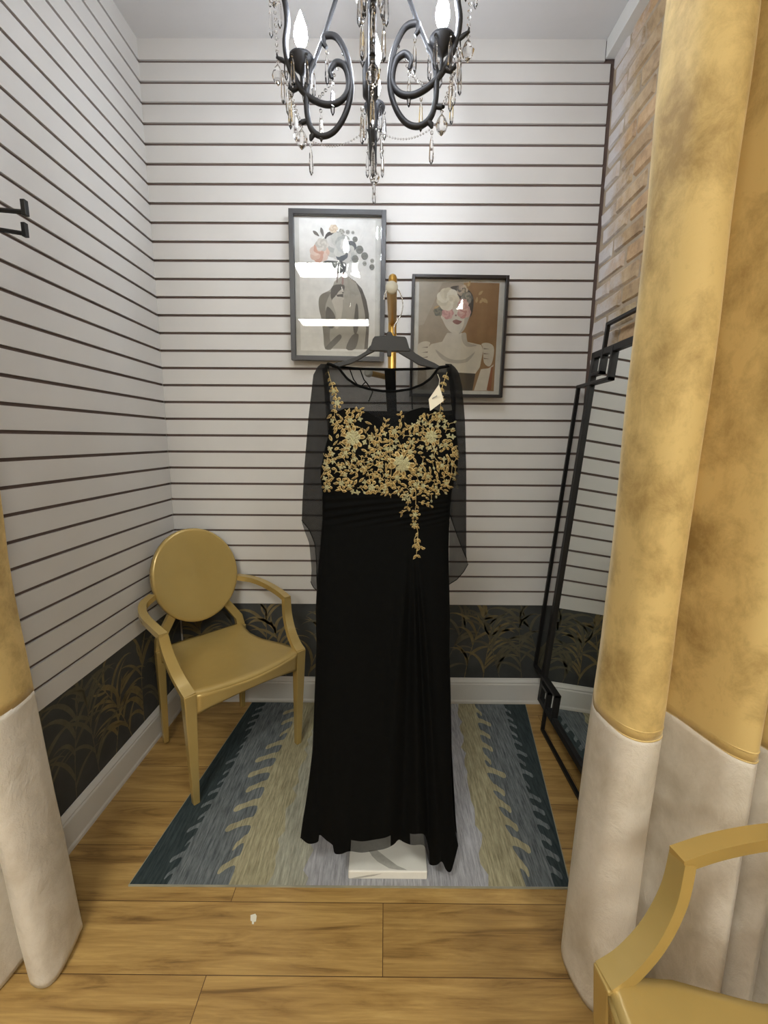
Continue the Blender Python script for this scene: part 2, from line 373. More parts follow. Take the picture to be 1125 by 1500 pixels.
# trims
o = MB().box((XR - .024, YE, 2.905), (XB + .008, D - .003, ZC - .001), M['trimw']).build('trim_1', bevel=.002); struct(o)
prof = [(0, 0), (.016, 0), (.016, .012), (.013, .02), (.013, .105), (.010, .112), (.012, .118), (.006, .130), (.003, ZB), (0, ZB)]
def base(name, a, b, nrm):
    a, b, nrm = Vector(a), Vector(b), Vector(nrm)
    o = MB().loft([[p + nrm * q + Vector((0, 0, h)) for q, h in prof] for p in (a, b)], M['trimw'], True, True, False).build(name); return struct(o)
base('baseboard_back', (XL - .004, D + .0055, 0), (XR + .02, D + .0055, 0), (0, -1, 0))
base('baseboard_left', LW(YE, 0, -.0055), LW(D - .012, 0, -.0055), (1, 0, 0))
base('baseboard_right', (XB - .0005, YE, 0), (XB - .0005, D - .012, 0), (-1, 0, 0))
# the shop behind the camera
struct(MB().box((-3.2, -3.7, 0), (3.2, -3.6, ZC), M['plaster']).build('wall_front'))
for sgn, nm in ((-1, 'wall_shop_left'), (1, 'wall_shop_right')):
    x0 = 3.2 * sgn; struct(MB().box((min(x0, x0 + .1 * sgn), -3.6, 0), (max(x0, x0 + .1 * sgn), YE, ZC), M['plaster']).build(nm))
struct(MB().box((-3.2, YE, 0), (xl(YE) - .1, YE + .1, ZC), M['plaster']).build('wall_partition_left'))
struct(MB().box((XB + .15, YE, 0), (3.2, YE + .1, ZC), M['plaster']).build('wall_partition_right'))
# ceiling lights of the shop
def troffer(x0, x1, y0, y1, label):
    c = ((x0 + x1) / 2, (y0 + y1) / 2, ZC); t = thing('ceiling_light', c, label, 'light', 'ceiling lights in the shop')
    m = MB()
    for a, b in (((x0 - .02, y0 - .02), (x1 + .02, y0)), ((x0 - .02, y1), (x1 + .02, y1 + .02)), ((x0 - .02, y0), (x0, y1)), ((x1, y0), (x1 + .02, y1))): m.box((a[0], a[1], ZC - .02), (b[0], b[1], ZC - .0005), M['trimw'])
    m.build('frame', t); MB().box((x0, y0, ZC - .012), (x1, y1, ZC - .002), M['panel']).build('diffuser', t)
troffer(-.9, -.28, -.84, -.42, 'rectangular ceiling light panel nearest the dressing room')
troffer(-1.28, -.27, -3.0, -2.57, 'long rectangular ceiling light panel near the front wall')
troffer(.9, 1.5, -1.9, -1.3, 'square ceiling light panel on the right of the shop')
# ------------------------------------------------------------------ rug
def rug():
    c = [PZ(190, 1295, .006), PZ(835, 1299, .006), PZ(769, 1031, .006), PZ(371, 1026, .006)]
    c[2].y = c[3].y = min(c[2].y, D - .022); ctr = sum(c, Vector()) / 4
    t = thing('area_rug', (ctr.x, ctr.y, 0), 'striped rug in teal, slate, olive and pale grey on the wooden floor', 'rug')
    t['_loc'] = (ctr.x, ctr.y, 0)
    m = MB()
    def at(u, v): # u 0..1 across, v 0..1 front to back
        v = max(0, min(1, v)); p = (c[0].lerp(c[1], u)).lerp(c[3].lerp(c[2], u), v); return Vector((p.x, p.y, .006))
    r = random.Random(3)
    # boundaries as (v,u) polylines traced from the woven stripes; teeth slope like feathers
    def teeth(us, n, amp, slope, sgn, wide=.45):
        out = [(interp(us, 0), 0)]
        for i in range(n):
            dv = 1 / (n + .6); v0 = (i + .65 + r.uniform(-.08, .08)) * dv; b = interp(us, v0); a = amp * r.choice((.45, .75, 1, 1.25))
            out += [(b, v0), (b + sgn * a * .5, v0 - .08 * dv), (b + sgn * a * .88, v0 - .32 * dv), (b + sgn * a * 1.05, v0 - .24 * dv), (b + sgn * a * .98, v0 + .02 * dv), (b + sgn * a * .66, v0 + .18 * dv), (b + sgn * a * .34, v0 + .38 * dv), (b + sgn * a * .05, v0 + .50 * dv)]
        out.append((interp(us, 1), 1)); q = crom([(u, v, 0) for u, v in out], 3)
        return [(u, max(0, min(1, v))) for u, v, _ in q]
    def soft(us, n, amp):
        return [(interp(us, i / n) + (r.uniform(-amp, amp) if 0 < i < n else 0), i / n) for i in range(n + 1)]
    B = []
    B.append(teeth([(0, .085), (.5, .07), (1, .05)], 17, .018, 0, -1))
    B.append(teeth([(0, .225), (.5, .19), (1, .18)], 11, .045, 0, -1))
    B.append(soft([(0, .31), (.5, .28), (1, .25)], 30, .010))
    B.append(soft([(0, .40), (.5, .36), (1, .31)], 40, .014))
    B.append(soft([(0, .815), (.5, .776), (1, .755)], 26, .010))
    B.append(teeth([(0, .90), (.5, .835), (1, .815)], 11, .042, 0, 1))
    B.append(teeth([(0, .965), (.5, .94), (1, .92)], 15, .024, 0, 1))
    edge0 = [(0, 0), (0, 1)]; edge1 = [(1, 0), (1, 1)]; mats = ['rug_teal', 'rug_slate', 'rug_olive', 'rug_mid', 'rug_light', 'rug_olive', 'rug_slate', 'rug_teal']
    L = [edge0] + B + [edge1]
    for a, b, mt in zip(L, L[1:], mats):
        vs = [at(*p) for p in a] + [at(*p) for p in reversed(b)]; tri = tessellate_polygon([[Vector((v.x, v.y, 0)) for v in vs]]); m.add(vs, tri, M[mt])
    m.build('pile', t, fixn=False)
    # body with binding
    m = MB(); q = [at(0, 0), at(1, 0), at(1, 1), at(0, 1)]; e = .003; cc = sum(q, Vector()) / 4
    lo = [Vector((p.x + (e if p.x > cc.x else -e), p.y + (e if p.y > cc.y else -e), .0003)) for p in q]; hi = [Vector((p.x, p.y, .0056)) for p in lo]
    m.hexa(lo + hi, M['rug_edge']); m.build('binding', t)
rug()
# ------------------------------------------------------------------ mirror
def mirror_thing():
    k = .08; t = thing('floor_mirror', (.76, 1.54, 0), 'tall leaning floor mirror in black metal frame with notched corners', 'mirror')
    nrm = Vector((-1, 0, k)).normalized()
    def P(y, z, o=0): return Vector((.745 + k * z, y, z)) + nrm * o
    ya, yb, za, zb = 1.165, 1.915, .12, 1.712
    def bar(m, pts, w, o0, o1):
        for a, b in zip(pts, pts[1:]):
            (y0, z0), (y1, z1) = a, b; h = w / 2
            y0, y1 = min(y0, y1) - h, max(y0, y1) + h; z0, z1 = min(z0, z1) - h, max(z0, z1) + h
            m.hexa([P(y0, z0, o0), P(y0, z0, o1), P(y1, z0, o1), P(y1, z0, o0), P(y0, z1, o0), P(y0, z1, o1), P(y1, z1, o1), P(y1, z1, o0)], M['black'])
    m = MB(); h = .014
    for a, b in (((ya, za), (ya, zb)), ((yb, za), (yb, zb)), ((ya, za), (yb, za)), ((ya, zb), (yb, zb))): bar(m, [a, b], .026, -.022, .006)
    m.build('frame', t, bevel=.0015)
    m = MB(); y0, y1, z0, z1 = ya + .01, yb - .01, za + .01, zb - .01
    m.hexa([P(y0, z0, -.012), P(y0, z0, -.006), P(y1, z0, -.006), P(y1, z0, -.012), P(y0, z1, -.012), P(y0, z1, -.006), P(y1, z1, -.006), P(y1, z1, -.012)], M['mirror']); m.build('glass', t)
    o, cy, cz, b = .11, .16, .115, .08; w = .013
    # upright outer bars that turn in across the frame, and level outer bars that do the same
    for ys, s in ((yb, 1), (ya, -1)):
        m = MB(); bar(m, [(ys - s * cy, za), (ys - s * cy, za + cz), (ys + s * o, za + cz), (ys + s * o, zb - cz), (ys - s * cy, zb - cz), (ys - s * cy, zb)], w, -.008, .008)
        m.build('side_rail', t, bevel=.001)
    for zs, s in ((zb, 1), (za, -1)):
        m = MB(); bar(m, [(yb, zs - s * b), (yb - b, zs - s * b), (yb - b, zs + s * (o - .0035)), (ya + b, zs + s * (o - .0035)), (ya + b, zs - s * b), (ya, zs - s * b)], w, -.0075, .0075)
        m.build('cross_rail', t, bevel=.001)
mirror_thing()
# ------------------------------------------------------------------ pictures
def art_poly(m, pts, P, mt, lift, smooth_n=0):
    q = crom([(x, y, 0) for x, y in pts], smooth_n, True) if smooth_n else [Vector((x, y, 0)) for x, y in pts]
    vs = [P(p.x, p.y, lift) for p in q]; m.add(vs, [tuple(range(len(vs)))], mt)
_ink = {}
def ink(r, g, b):
    k = (r, g, b)
    if k not in _ink: _ink[k] = plain('ink_%d' % len(_ink), srgb(r, g, b), .55, var=.05, vscale=25)
    return _ink[k]
def flower(m, P, cx, cy, R, cols, lift, petals=7, seed=0):
    r = random.Random(seed); l = lift
    for ring in range(3):
        rr = R * (1 - ring * .28)
        for i in range(petals):
            a = 2 * PI * (i + ring * .5) / petals + r.uniform(-.15, .15); px, py = cx + math.cos(a) * rr * .5, cy + math.sin(a) * rr * .5
            pts = [(px + math.cos(a + b) * rr * .52 * q, py + math.sin(a + b) * rr * .52 * q) for b, q in ((0, 1), (.9, .95), (1.8, .8), (2.8, .7), (3.6, .7), (4.5, .8), (5.4, .95))]
            l += .000012; art_poly(m, pts, P, cols[(i + ring) % len(cols)], l, 4)
    art_poly(m, [(cx + math.cos(a) * R * .14, cy + math.sin(a) * R * .14) for a in (0, 1.2, 2.5, 3.8, 5)], P, cols[-1], l + .00002, 3)
    return l + .00003
def leafp(m, P, x, y, ang, L, W, mt, lift):
    c, s_ = math.cos(ang), math.sin(ang); pts = [(0, 0), (.3, .5), (.65, .42), (1, 0), (.65, -.42), (.3, -.5)]
    art_poly(m, [(x + c * a * L - s_ * b * W, y + s_ * a * L + c * b * W) for a, b in pts], P, mt, lift, 3)
def picture(x0, x1, z0, z1, fw, fmat, label, tilt, art, bg, rot=0):
    cx, cz = (x0 + x1) / 2, (z0 + z1) / 2; w, h = (x1 - x0) / 2, (z1 - z0) / 2
    t = thing('framed_picture', (cx, D - .035, z0), label, 'picture', None); t['_loc'] = (0, 0, 0)
    # local: x right, z up from the bottom centre, y towards the wall
    m = MB(); dpt = .03
    for a, b in (((-w, 0), (-w + fw, 2 * h)), ((w - fw, 0), (w, 2 * h)), ((-w + fw, 0), (w - fw, fw)), ((-w + fw, 2 * h - fw), (w - fw, 2 * h))): m.box((a[0], -dpt + .012, a[1]), (b[0], .012, b[1]), fmat)
    m.build('frame', t, bevel=.001)
    m = MB(); m.box((-w + fw, .004, fw), (w - fw, .009, 2 * h - fw), ink(214, 214, 208))
    def P(px, py, lift): 
        q = PY(px, py, D - .03); return Vector((q.x - cx, .004 - lift, q.z - z0))
    art(m, P); m.build('print', t, fixn=False)
    MB().box((-w + fw, -.0065, fw), (w - fw, -.0045, 2 * h - fw), M['pane']).build('glass', t)
    t.rotation_euler = (tilt, rot, 0); return t
def art1(m, P0):
    P = lambda x, y, l: P0(400 + x / 6, 290 + y / 6, l)
    art_poly(m, [(215, 190), (888, 200), (892, 1350), (243, 1345)], P, ink(236, 236, 232), .0002)
    sk, dk, md, lt = ink(172, 168, 156), ink(96, 92, 86), ink(132, 128, 118), ink(198, 194, 182)
    # back and shoulders
    art_poly(m, [(455, 1325), (440, 1200), (425, 1080), (400, 980), (398, 890), (430, 845), (490, 815), (520, 780), (530, 740), (622, 670), (650, 705), (720, 740), (775, 800), (815, 900), (838, 1020), (840, 1140), (828, 1330)], P, sk, .0003)
    art_poly(m, [(455, 1325), (440, 1200), (425, 1080), (400, 980), (398, 890), (430, 845), (500, 830), (480, 880), (455, 960), (470, 1040), (500, 1120), (495, 1230), (520, 1325)], P, md, .0004, 3)
    art_poly(m, [(520, 775), (620, 770), (610, 850), (600, 960), (560, 1010), (520, 920), (500, 860)], P, dk, .00045, 3)
    art_poly(m, [(720, 740), (775, 800), (815, 900), (838, 1020), (840, 1140), (832, 1325), (800, 1325), (815, 1150), (800, 1000), (765, 850)], P, dk, .00047)
    art_poly(m, [(725, 930), (742, 960), (748, 1100), (735, 1180), (715, 1195), (702, 1140), (712, 1020)], P, dk, .0005, 3)
    art_poly(m, [(690, 1210), (750, 1200), (720, 1325), (640, 1325)], P, dk, .0005, 3)
    art_poly(m, [(455, 1325), (520, 1250), (580, 1200), (600, 1230), (540, 1300), (500, 1328)], P, dk, .00052, 3)
    art_poly(m, [(470, 960), (520, 1000), (545, 1060), (530, 1140), (490, 1140), (460, 1060)], P, dk, .00053, 4)
    # forearm, hand
    art_poly(m, [(512, 905), (545, 870), (600, 880), (608, 960), (596, 1050), (575, 1140), (540, 1140), (552, 1040), (530, 960)], P, lt, .00055, 4)
    for y, x in ((800, 560), (835, 535), (870, 522)): art_poly(m, [(x, y + 40), (x + 40, y), (610, y + 8), (615, y + 26), (x + 45, y + 30), (x + 14, y + 58)], P, lt, .0006 + y * 1e-7, 3)
    art_poly(m, [(550, 855), (610, 845), (612, 868), (560, 872)], P, dk, .0007)
    # neck / jaw behind the flowers
    art_poly(m, [(440, 560), (560, 560), (630, 570), (625, 660), (600, 665), (480, 655), (455, 620)], P, ink(88, 90, 90), .0005, 3)
    art_poly(m, [(440, 380), (470, 310), (560, 305), (630, 350), (600, 420), (480, 420)], P, ink(66, 62, 60), .0005, 3)
    l = .0007
    l = flower(m, P, 520, 280, 40, [ink(222, 208, 186), ink(206, 186, 160)], l, 6, 1)
    l = flower(m, P, 590, 305, 28, [ink(150, 150, 140), ink(190, 190, 180)], l, 6, 2)
    l = flower(m, P, 560, 430, 120, [ink(196, 196, 188), ink(176, 178, 172), ink(208, 206, 200)], l, 8, 3)
    l = flower(m, P, 400, 490, 88, [ink(212, 182, 164), ink(222, 200, 186), ink(204, 160, 140)], l, 7, 4)
    l = flower(m, P, 420, 420, 60, [ink(208, 204, 194), ink(190, 186, 176)], l, 6, 5)
    l = flower(m, P, 630, 470, 105, [ink(206, 206, 198), ink(192, 194, 188), ink(214, 212, 206), ink(96, 100, 104)], l, 8, 6)
    l = flower(m, P, 550, 610, 52, [ink(120, 124, 120), ink(156, 158, 150)], l, 6, 7)
    for x, y, a, L in ((340, 300, .7, 75), (410, 270, 1.3, 85), (430, 345, 2.8, 0), (270, 590, -.1, 75), (245, 632, -.25, 120), (350, 650, -.6, 40), (400, 640, -1.2, 50)):
        if L: leafp(m, P, x, y, a, L, 26, ink(112, 108, 102), l)
    for x, y, L in ((710, 370, 42), (750, 460, 62), (712, 540, 55), (795, 515, 56), (795, 580, 34), (860, 610, 42), (645, 308, 34), (690, 312, 26), (862, 555, 32)):
        art_poly(m, [(x + math.cos(a) * L * .55, y + math.sin(a) * L * .6) for a in (0, 1, 2, 3.1, 4.1, 5.2)], P, ink(128, 130, 124) if L > 40 else ink(168, 168, 160), l + .00001, 4)
        m_ = ink(96, 98, 94); art_poly(m, [(x - L * .3, y + 2), (x + L * .3, y - 4), (x + L * .3, y), (x - L * .3, y + 6)], P, m_, l + .00003)
    art_poly(m, [(550, 660), (562, 660), (560, 750), (553, 750)], P, ink(110, 90, 84), l); art_poly(m, [(598, 660), (616, 665), (612, 770), (598, 765)], P, ink(160, 130, 124), l)
    for i in range(6): art_poly(m, [(640 + i * 14, 690 + i * 9), (648 + i * 14, 688 + i * 9), (652 + i * 14, 698 + i * 9), (644 + i * 14, 702 + i * 9)], P, dk, l + .0001)
def art2(m, P0):
    P = lambda x, y, l: P0(590 + x / 7.031, 390 + y / 7.031, l)
    art_poly(m, [(160, 165), (985, 175), (930, 1285), (150, 1270)], P, ink(172, 160, 142), .0002)
    art_poly(m, [(620, 170), (985, 175), (935, 1285), (640, 1280), (560, 700)], P, ink(156, 122, 86), .0003)
    art_poly(m, [(160, 165), (400, 170), (300, 400), (210, 600), (155, 620)], P, ink(182, 174, 158), .00032)
    sk, sh, dk = ink(216, 210, 196), ink(184, 178, 166), ink(74, 66, 56)
    art_poly(m, [(555, 1095), (745, 1105), (715, 1280), (540, 1280), (380, 1275), (330, 1095)], P, dk, .00042)
    art_poly(m, [(250, 1260), (235, 1000), (245, 850), (290, 805), (400, 780), (450, 690), (640, 690), (660, 780), (800, 810), (825, 860), (790, 1040), (745, 1105), (555, 1095), (420, 1090), (330, 1095), (300, 1180)], P, sk, .0004)
    art_poly(m, [(600, 700), (645, 690), (665, 785), (760, 815), (660, 830), (610, 780)], P, sh, .00045, 3)
    art_poly(m, [(330, 860), (430, 930), (520, 965), (640, 955), (740, 880), (660, 985), (520, 1000), (400, 960)], P, sh, .00046, 3)
    # head
    art_poly(m, [(480, 225), (570, 205), (660, 240), (715, 320), (715, 440), (690, 520), (640, 500), (560, 300)], P, ink(76, 72, 68), .0005, 4)
    art_poly(m, [(385, 520), (420, 440), (520, 380), (640, 390), (690, 470), (665, 560), (620, 660), (560, 700), (500, 690), (440, 630), (405, 560)], P, sk, .00055, 4)
    art_poly(m, [(640, 420), (690, 470), (665, 560), (620, 660), (570, 700), (620, 600)], P, sh, .0006, 4)
    art_poly(m, [(505, 570), (540, 552), (570, 560), (602, 572), (570, 600), (535, 598)], P, ink(150, 104, 98), .00065, 4)
    art_poly(m, [(530, 500), (548, 500), (545, 520), (530, 518)], P, ink(150, 120, 110), .00065)
    l = .0007
    l = flower(m, P, 600, 250, 60, [ink(196, 180, 160), ink(120, 112, 104), ink(176, 160, 140)], l, 7, 11)
    l = flower(m, P, 650, 330, 62, [ink(112, 112, 106), ink(150, 146, 136)], l, 6, 12)
    l = flower(m, P, 360, 470, 52, [ink(104, 108, 100), ink(132, 130, 116)], l, 6, 13)
    l = flower(m, P, 455, 490, 62, [ink(198, 150, 146), ink(214, 172, 164)], l, 7, 14)
    l = flower(m, P, 620, 470, 74, [ink(206, 164, 158), ink(218, 184, 174), ink(190, 136, 134)], l, 7, 15)
    l = flower(m, P, 610, 395, 58, [ink(212, 176, 168), ink(200, 156, 150)], l, 6, 16)
    l = flower(m, P, 455, 345, 118, [ink(220, 212, 190), ink(208, 200, 178), ink(228, 222, 204)], l, 9, 17)
    for x, y, a in ((770, 300, -.8), (800, 330, .9), (745, 380, -1.4), (780, 385, -.9), (860, 385, -2.1), (310, 440, -.4), (660, 215, -1.2)): leafp(m, P, x, y, a, 62, 26, ink(190, 164, 122), l)
    # hands
    for hx, hy, s in ((150, 780, 1), (930, 790, -1)):
        art_poly(m, [(hx, hy + 40), (hx + s * 60, hy), (hx + s * 125, hy + 10), (hx + s * 110, hy + 60), (hx + s * 100, hy + 200), (hx + s * 40, hy + 240), (hx + s * 5, hy + 160)], P, sk, l, 3)
        for i in range(3): art_poly(m, [(hx + s * 40, hy + 62 + i * 52), (hx + s * 105, hy + 52 + i * 50), (hx + s * 100, hy + 66 + i * 50)], P, ink(140, 128, 116), l + .0001)
    art_poly(m, [(930, 1010), (880, 1050), (800, 1060), (730, 1280), (870, 1280)], P, sk, l)
    art_poly(m, [(905, 1040), (925, 1030), (905, 1275), (860, 1275)], P, ink(150, 96, 66), l + .0001)
p1 = picture(-.426, -.011, 1.704, 2.316, .02, M['frameg'], 'taller framed print, woman holding her shoulder with flowers over her head, on white slats', 0.012, art1, None, .012)
p2 = picture(.106, .5265, 1.549, 2.062, .0125, M['frameb'], 'shorter framed print, bare-shouldered woman with flowers over her eyes on tan background', .008, art2, None, .008)
# ------------------------------------------------------------------ garment stand
XS, YP = .018, 1.42; ZA = 1.72
def stand():
    t = thing('garment_stand', (XS, YP - .08, 0), 'slim gold garment stand on a white marble base holding the black gown', 'stand')
    a, b = PZ(510, 1288, .006), PZ(626, 1290, .006)
    bs = MB().box((a.x, a.y, .0062), (b.x, 1.50, .036), M['marble'])
    vein = plain('grey_marble_vein', srgb(186, 184, 174), .25, var=.06, vscale=60)
    for pl, zz in (([(540, 1246), (552, 1245), (566, 1256), (582, 1268), (597, 1280), (584, 1280), (570, 1272), (553, 1262), (545, 1254)], .0362),):
        vs = [PZ(x, y, zz) for x, y in pl]; vs = [Vector((v.x, max(v.y, a.y + .005), v.z)) for v in vs]; bs.add(vs, [tuple(range(len(vs)))], vein)
    vs = [PY(x, y, a.y - .0002) for x, y in ((538, 1282), (560, 1279.5), (548, 1283), (524, 1287), (514, 1286.5))]; bs.add(vs, [(0, 1, 2, 3, 4)], vein)
    bs.build('base', t, bevel=.004, seg=3, fixn=False)
    MB().lathe([(.013, .036), (.013, 1.845), (.010, 1.852), (0.003, 1.856)], (XS, YP, 0), M['goldrod'], 20).build('pole', t)
    MB().lathe([(.022, .0361), (.022, .042), (.014, .046)], (XS, YP, 0), M['goldrod'], 20).build('collar', t)
    ar = MB(); ar.tube([(XS, YP - .01, ZA), (XS - .006, 1.125, ZA)], .0130, M['goldrod'], 20); arm = ar.build('arm', t)
    MB().lathe([(.0145, 0), (.0152, -.004), (.0140, -.008), (.004, -.0095)], (XS - .006, 1.125, ZA), M['cap'], 24, 'Y').build('end_cap', arm)
    z2 = 1.548; ar = MB(); p0, p1 = Vector((XS, YP, z2)), Vector((-.05, 1.31, z2)); ar.tube([p0, p1], .0085, M['goldrod'], 16); arm = ar.build('arm', t)
    d = (p1 - p0).normalized(); MB().tube([p1, p1 + d * .006, p1 + d * .009], [.0125, .0125, .007], M['cap'], 20).build('end_cap', arm)
stand()
# ------------------------------------------------------------------ hanger
YD = 1.17
def hanger():
    t = thing('clothes_hanger', (XS, YD, 1.5), 'black plastic clothes hanger with wire hook carrying the gown on the stand', 'hanger')
    def Q(x, y, Y=YD): return PY(430 + x / 4.167, 470 + y / 4.167, Y)
    m = MB()
    def slab(pts, th, n=0):
        vs = [Q(*p) for p in pts]; k = len(vs); f = [v + Vector((0, -th / 2, 0)) for v in vs]; b = [v + Vector((0, th / 2, 0)) for v in vs]
        m.add(f + b, [tuple(range(k)), tuple(range(k, 2 * k))[::-1]] + [(i, (i + 1) % k, k + (i + 1) % k, k + i) for i in range(k)], M['plastic'])
    slab([(496, 97), (565, 93), (572, 70), (598, 70), (606, 93), (680, 99), (690, 112), (712, 190), (600, 188), (598, 218), (572, 218), (570, 188), (462, 184), (484, 112)], .012)
    slab([(470, 150), (500, 184), (440, 215), (390, 245), (340, 266), (275, 285), (235, 285), (245, 262), (330, 240), (400, 212), (440, 188)], .009)
    slab([(704, 165), (745, 200), (800, 232), (860, 258), (890, 276), (880, 296), (820, 284), (760, 268), (715, 240), (640, 196), (640, 184)], .009)
    m.build('body', t, bevel=.0015)
    r = .0013; zc = ZA; hx = XS - .004
    pts = [(hx - .021, 0, -.012), (hx - .0185, 0, .004), (hx - .010, 0, .0145), (hx, 0, .0165), (hx + .013, 0, .013), (hx + .022, 0, 0), (hx + .027, 0, -.022), (hx + .024, 0, -.045), (hx + .014, 0, -.062), (hx + .006, 0, -.075), (hx + .0055, 0, -.095)]
    MB().tube(crom([(a, YD, zc + c - .001) for a, _, c in pts], 6), r, M['steel'], 8).build('hook', t)
hanger()
# ------------------------------------------------------------------ gown
SILL = [(590, 482), (640, 481), (665, 475), (690, 470), (705, 471), (720, 473), (735, 473), (760, 473), (800, 470), (850, 465), (900, 463), (950, 464), (1000, 462), (1050, 460), (1100, 458), (1150, 452), (1200, 445), (1235, 441)]
SILR = [(590, 664), (640, 669), (665, 671), (690, 669), (705, 664), (720, 661), (735, 659), (760, 658), (800, 657), (850, 658), (900, 659), (950, 658), (1000, 660), (1050, 661), (1100, 662), (1150, 665), (1200, 668), (1235, 671)]
def zpx(py): return PY(565, py, YD).z
ZL = [(-zpx(py), PY(px, py, YD).x) for py, px in SILL]; ZR = [(-zpx(py), PY(px, py, YD).x) for py, px in SILR]
DEP = [(-1.6, .03), (-1.55, .035), (-1.45, .06), (-1.30, .078), (-1.2, .066), (-1.14, .06), (-.9, .068), (-.6, .07), (-.3, .08), (0, .095)]
ZG = zpx(768)   # gather
def folds(x, z):
    """pleats that fan out from the gathering on the wearer's left hip"""
    if z > ZG + .004: return 0
    t = max(0, (ZG - z) / (ZG - .08)); g = PY(602, 768, YD).x; s = 0
    for bx, w, a in ((563, .026, .013), (590, .017, -.013), (611, .014, .013), (628, .011, -.012), (644, .013, .010), (505, .032, .007), (473, .022, -.011), (535, .030, -.007)):
        if bx < 540: x0 = PY(bx, 1100, YD).x; amp = a * min(1, max(0, t - .25) * 1.7)
        else:
            xb = PY(bx, 1100, YD).x; x0 = g + (xb - g) * min(1.15, (t ** .8) * 1.05); amp = a * min(1, t * 5) * (.8 + .4 * t)
        s += amp * math.exp(-((x - x0) / (w * (.55 + .6 * t))) ** 2)
    return s
def ruch(x, z):
    z0, z1 = zpx(768), zpx(722)
    if not z0 < z < z1: return 0
    k = (z - z0) / (z1 - z0); g = PY(602, 768, YD).x; d = (x - g)
    ph = (z - z0) * 420 - d * (26 + 60 * (1 - k)); return .0022 * math.sin(ph) * max(0, math.sin(PI * k)) ** .6 * (1.2 if d < 0 else .8)
def body(th, z, zw=None):
    """point on the gown: th 0..2pi, front at th=-pi/2"""
    q = zw if zw is not None else z
    xa, xb = interp(ZL, -q), interp(ZR, -q); d = interp(DEP, -q); c, s_ = math.cos(th), math.sin(th)
    xx = (xa + xb) / 2 + (xb - xa) / 2 * (abs(c) ** .85) * (1 if c > 0 else -1); y = YD + d * (abs(s_) ** .8) * (1 if s_ > 0 else -1)
    f = folds(xx, q) + ruch(xx, q); y += -f if s_ < 0 else f * .6
    return Vector((xx, y, z))
def front_y(x, z):
    xa, xb = interp(ZL, -z), interp(ZR, -z); u = max(-.999, min(.999, (x - (xa + xb) / 2) / ((xb - xa) / 2))); c = abs(u) ** (1 / .85); s_ = math.sqrt(max(0, 1 - c * c))
    return YD - interp(DEP, -z) * s_ ** .8 - folds(x, z) - ruch(x, z)
def onfront(px, py, lift=.0015):
    Y = YD - .06
    for _ in range(4): p = PY(px, py, Y); Y = front_y(p.x, p.z) - lift
    return PY(px, py, Y)
gown = thing('evening_gown', (XS, YD, .05), 'long black chiffon gown with gold floral embroidery and sheer sleeves, hanging from the stand', 'dress')
HEM = [(441, 1228), (452, 1236), (466, 1233), (468, 1223), (478, 1231), (488, 1239), (490, 1250), (500, 1251), (512, 1247), (530, 1249), (550, 1246), (565, 1243), (577, 1237), (584, 1230), (592, 1234), (604, 1238), (620, 1238), (625, 1250), (629, 1266), (640, 1267), (647, 1262), (652, 1272), (656, 1277), (661, 1276), (666, 1260), (671, 1240)]
def proj(p):
    c = RW @ (p - CAM); return 562.5 + F * c.x / c.z, 750 + F * c.y / c.z
HEMS = [(p.x, p.y) for p in crom([(a, b, 0) for a, b in HEM], 4)]
def hem_z(x, front, y=YD - .08):
    if front:
        z = .1
        for _ in range(5):
            a, b = proj(Vector((x, y, z))); z += (b - interp(HEMS, a)) / 480
        return z
    return PY(565, 1236, YD).z
def hem_old(x, front):
    if not front: return PY(565, 1232, YD).z + .012 * math.sin(x * 40)
    px = interp([(PY(a, 1240, YD - .08).x, a) for a, b in HEM], x); return PY(px, interp(HEM, px), YD - .08).z
ZT = zpx(722)
def skirt_fn(front):
    def fn(u, v):
        th = (PI + u * PI) if front else (u * PI)
        q0 = ZT + (.10 - ZT) * v; b = body(th, q0); hz = hem_z(b.x, front, b.y); z = ZT + (hz - ZT) * v
        p = body(th, z, max(q0, .06)); 
        p.y = lerp(p.y, b.y, v * v)
        return p
    return fn
m = MB(); m.grid(skirt_fn(True), 200, 110, M['dress'], mfn=lambda u, v: M['sheer'] if v > .962 and (.41 < u < .53 or .60 < u < .69) else M['dress'])
m.grid(skirt_fn(False), 60, 40, M['dress'], mfn=lambda u, v: M['dress'] if v < .97 else M['sheer'])
m.build('skirt', gown, weld=True)
# hem stitching
# lined bodice
TOPB = [(479, 640), (484, 622), (492, 606), (505, 600), (522, 600), (540, 606), (556, 616), (571, 626), (586, 614), (600, 604), (618, 599), (636, 600), (650, 606), (660, 620), (669, 640)]
def bod(u, v, side):
    px = lerp(479, 669, u); pt = interp(TOPB, px) if side else 604; zt = zpx(pt); z = lerp(zt, ZT, v)
    th = PI + u * PI if side else u * PI
    p = body(th, z)
    return p
m = MB()
def bodf(u, v):
    # u by angle; top edge by resulting x
    th = PI + u * PI; p = body(th, zpx(620)); pp = interp([(PY(a, 620, YD - .05).x, a) for a in range(470, 680, 5)], p.x); zt = zpx(interp(TOPB, pp))
    return body(th, lerp(zt, ZT - .002, v))
m.grid(bodf, 70, 26, M['dress']); m.grid(lambda u, v: body(u * PI, lerp(zpx(600), ZT - .002, v)), 40, 16, M['dress']); m.build('bodice', gown)
# waist band
m = MB(); m.grid(lambda u, v: body(u * 2 * PI, lerp(ZT + .004, ZG - .003, v)) + Vector((0, -.0018 if u > .5 else .0018, 0)), 120, 34, M['dress']); m.build('waistband', gown)
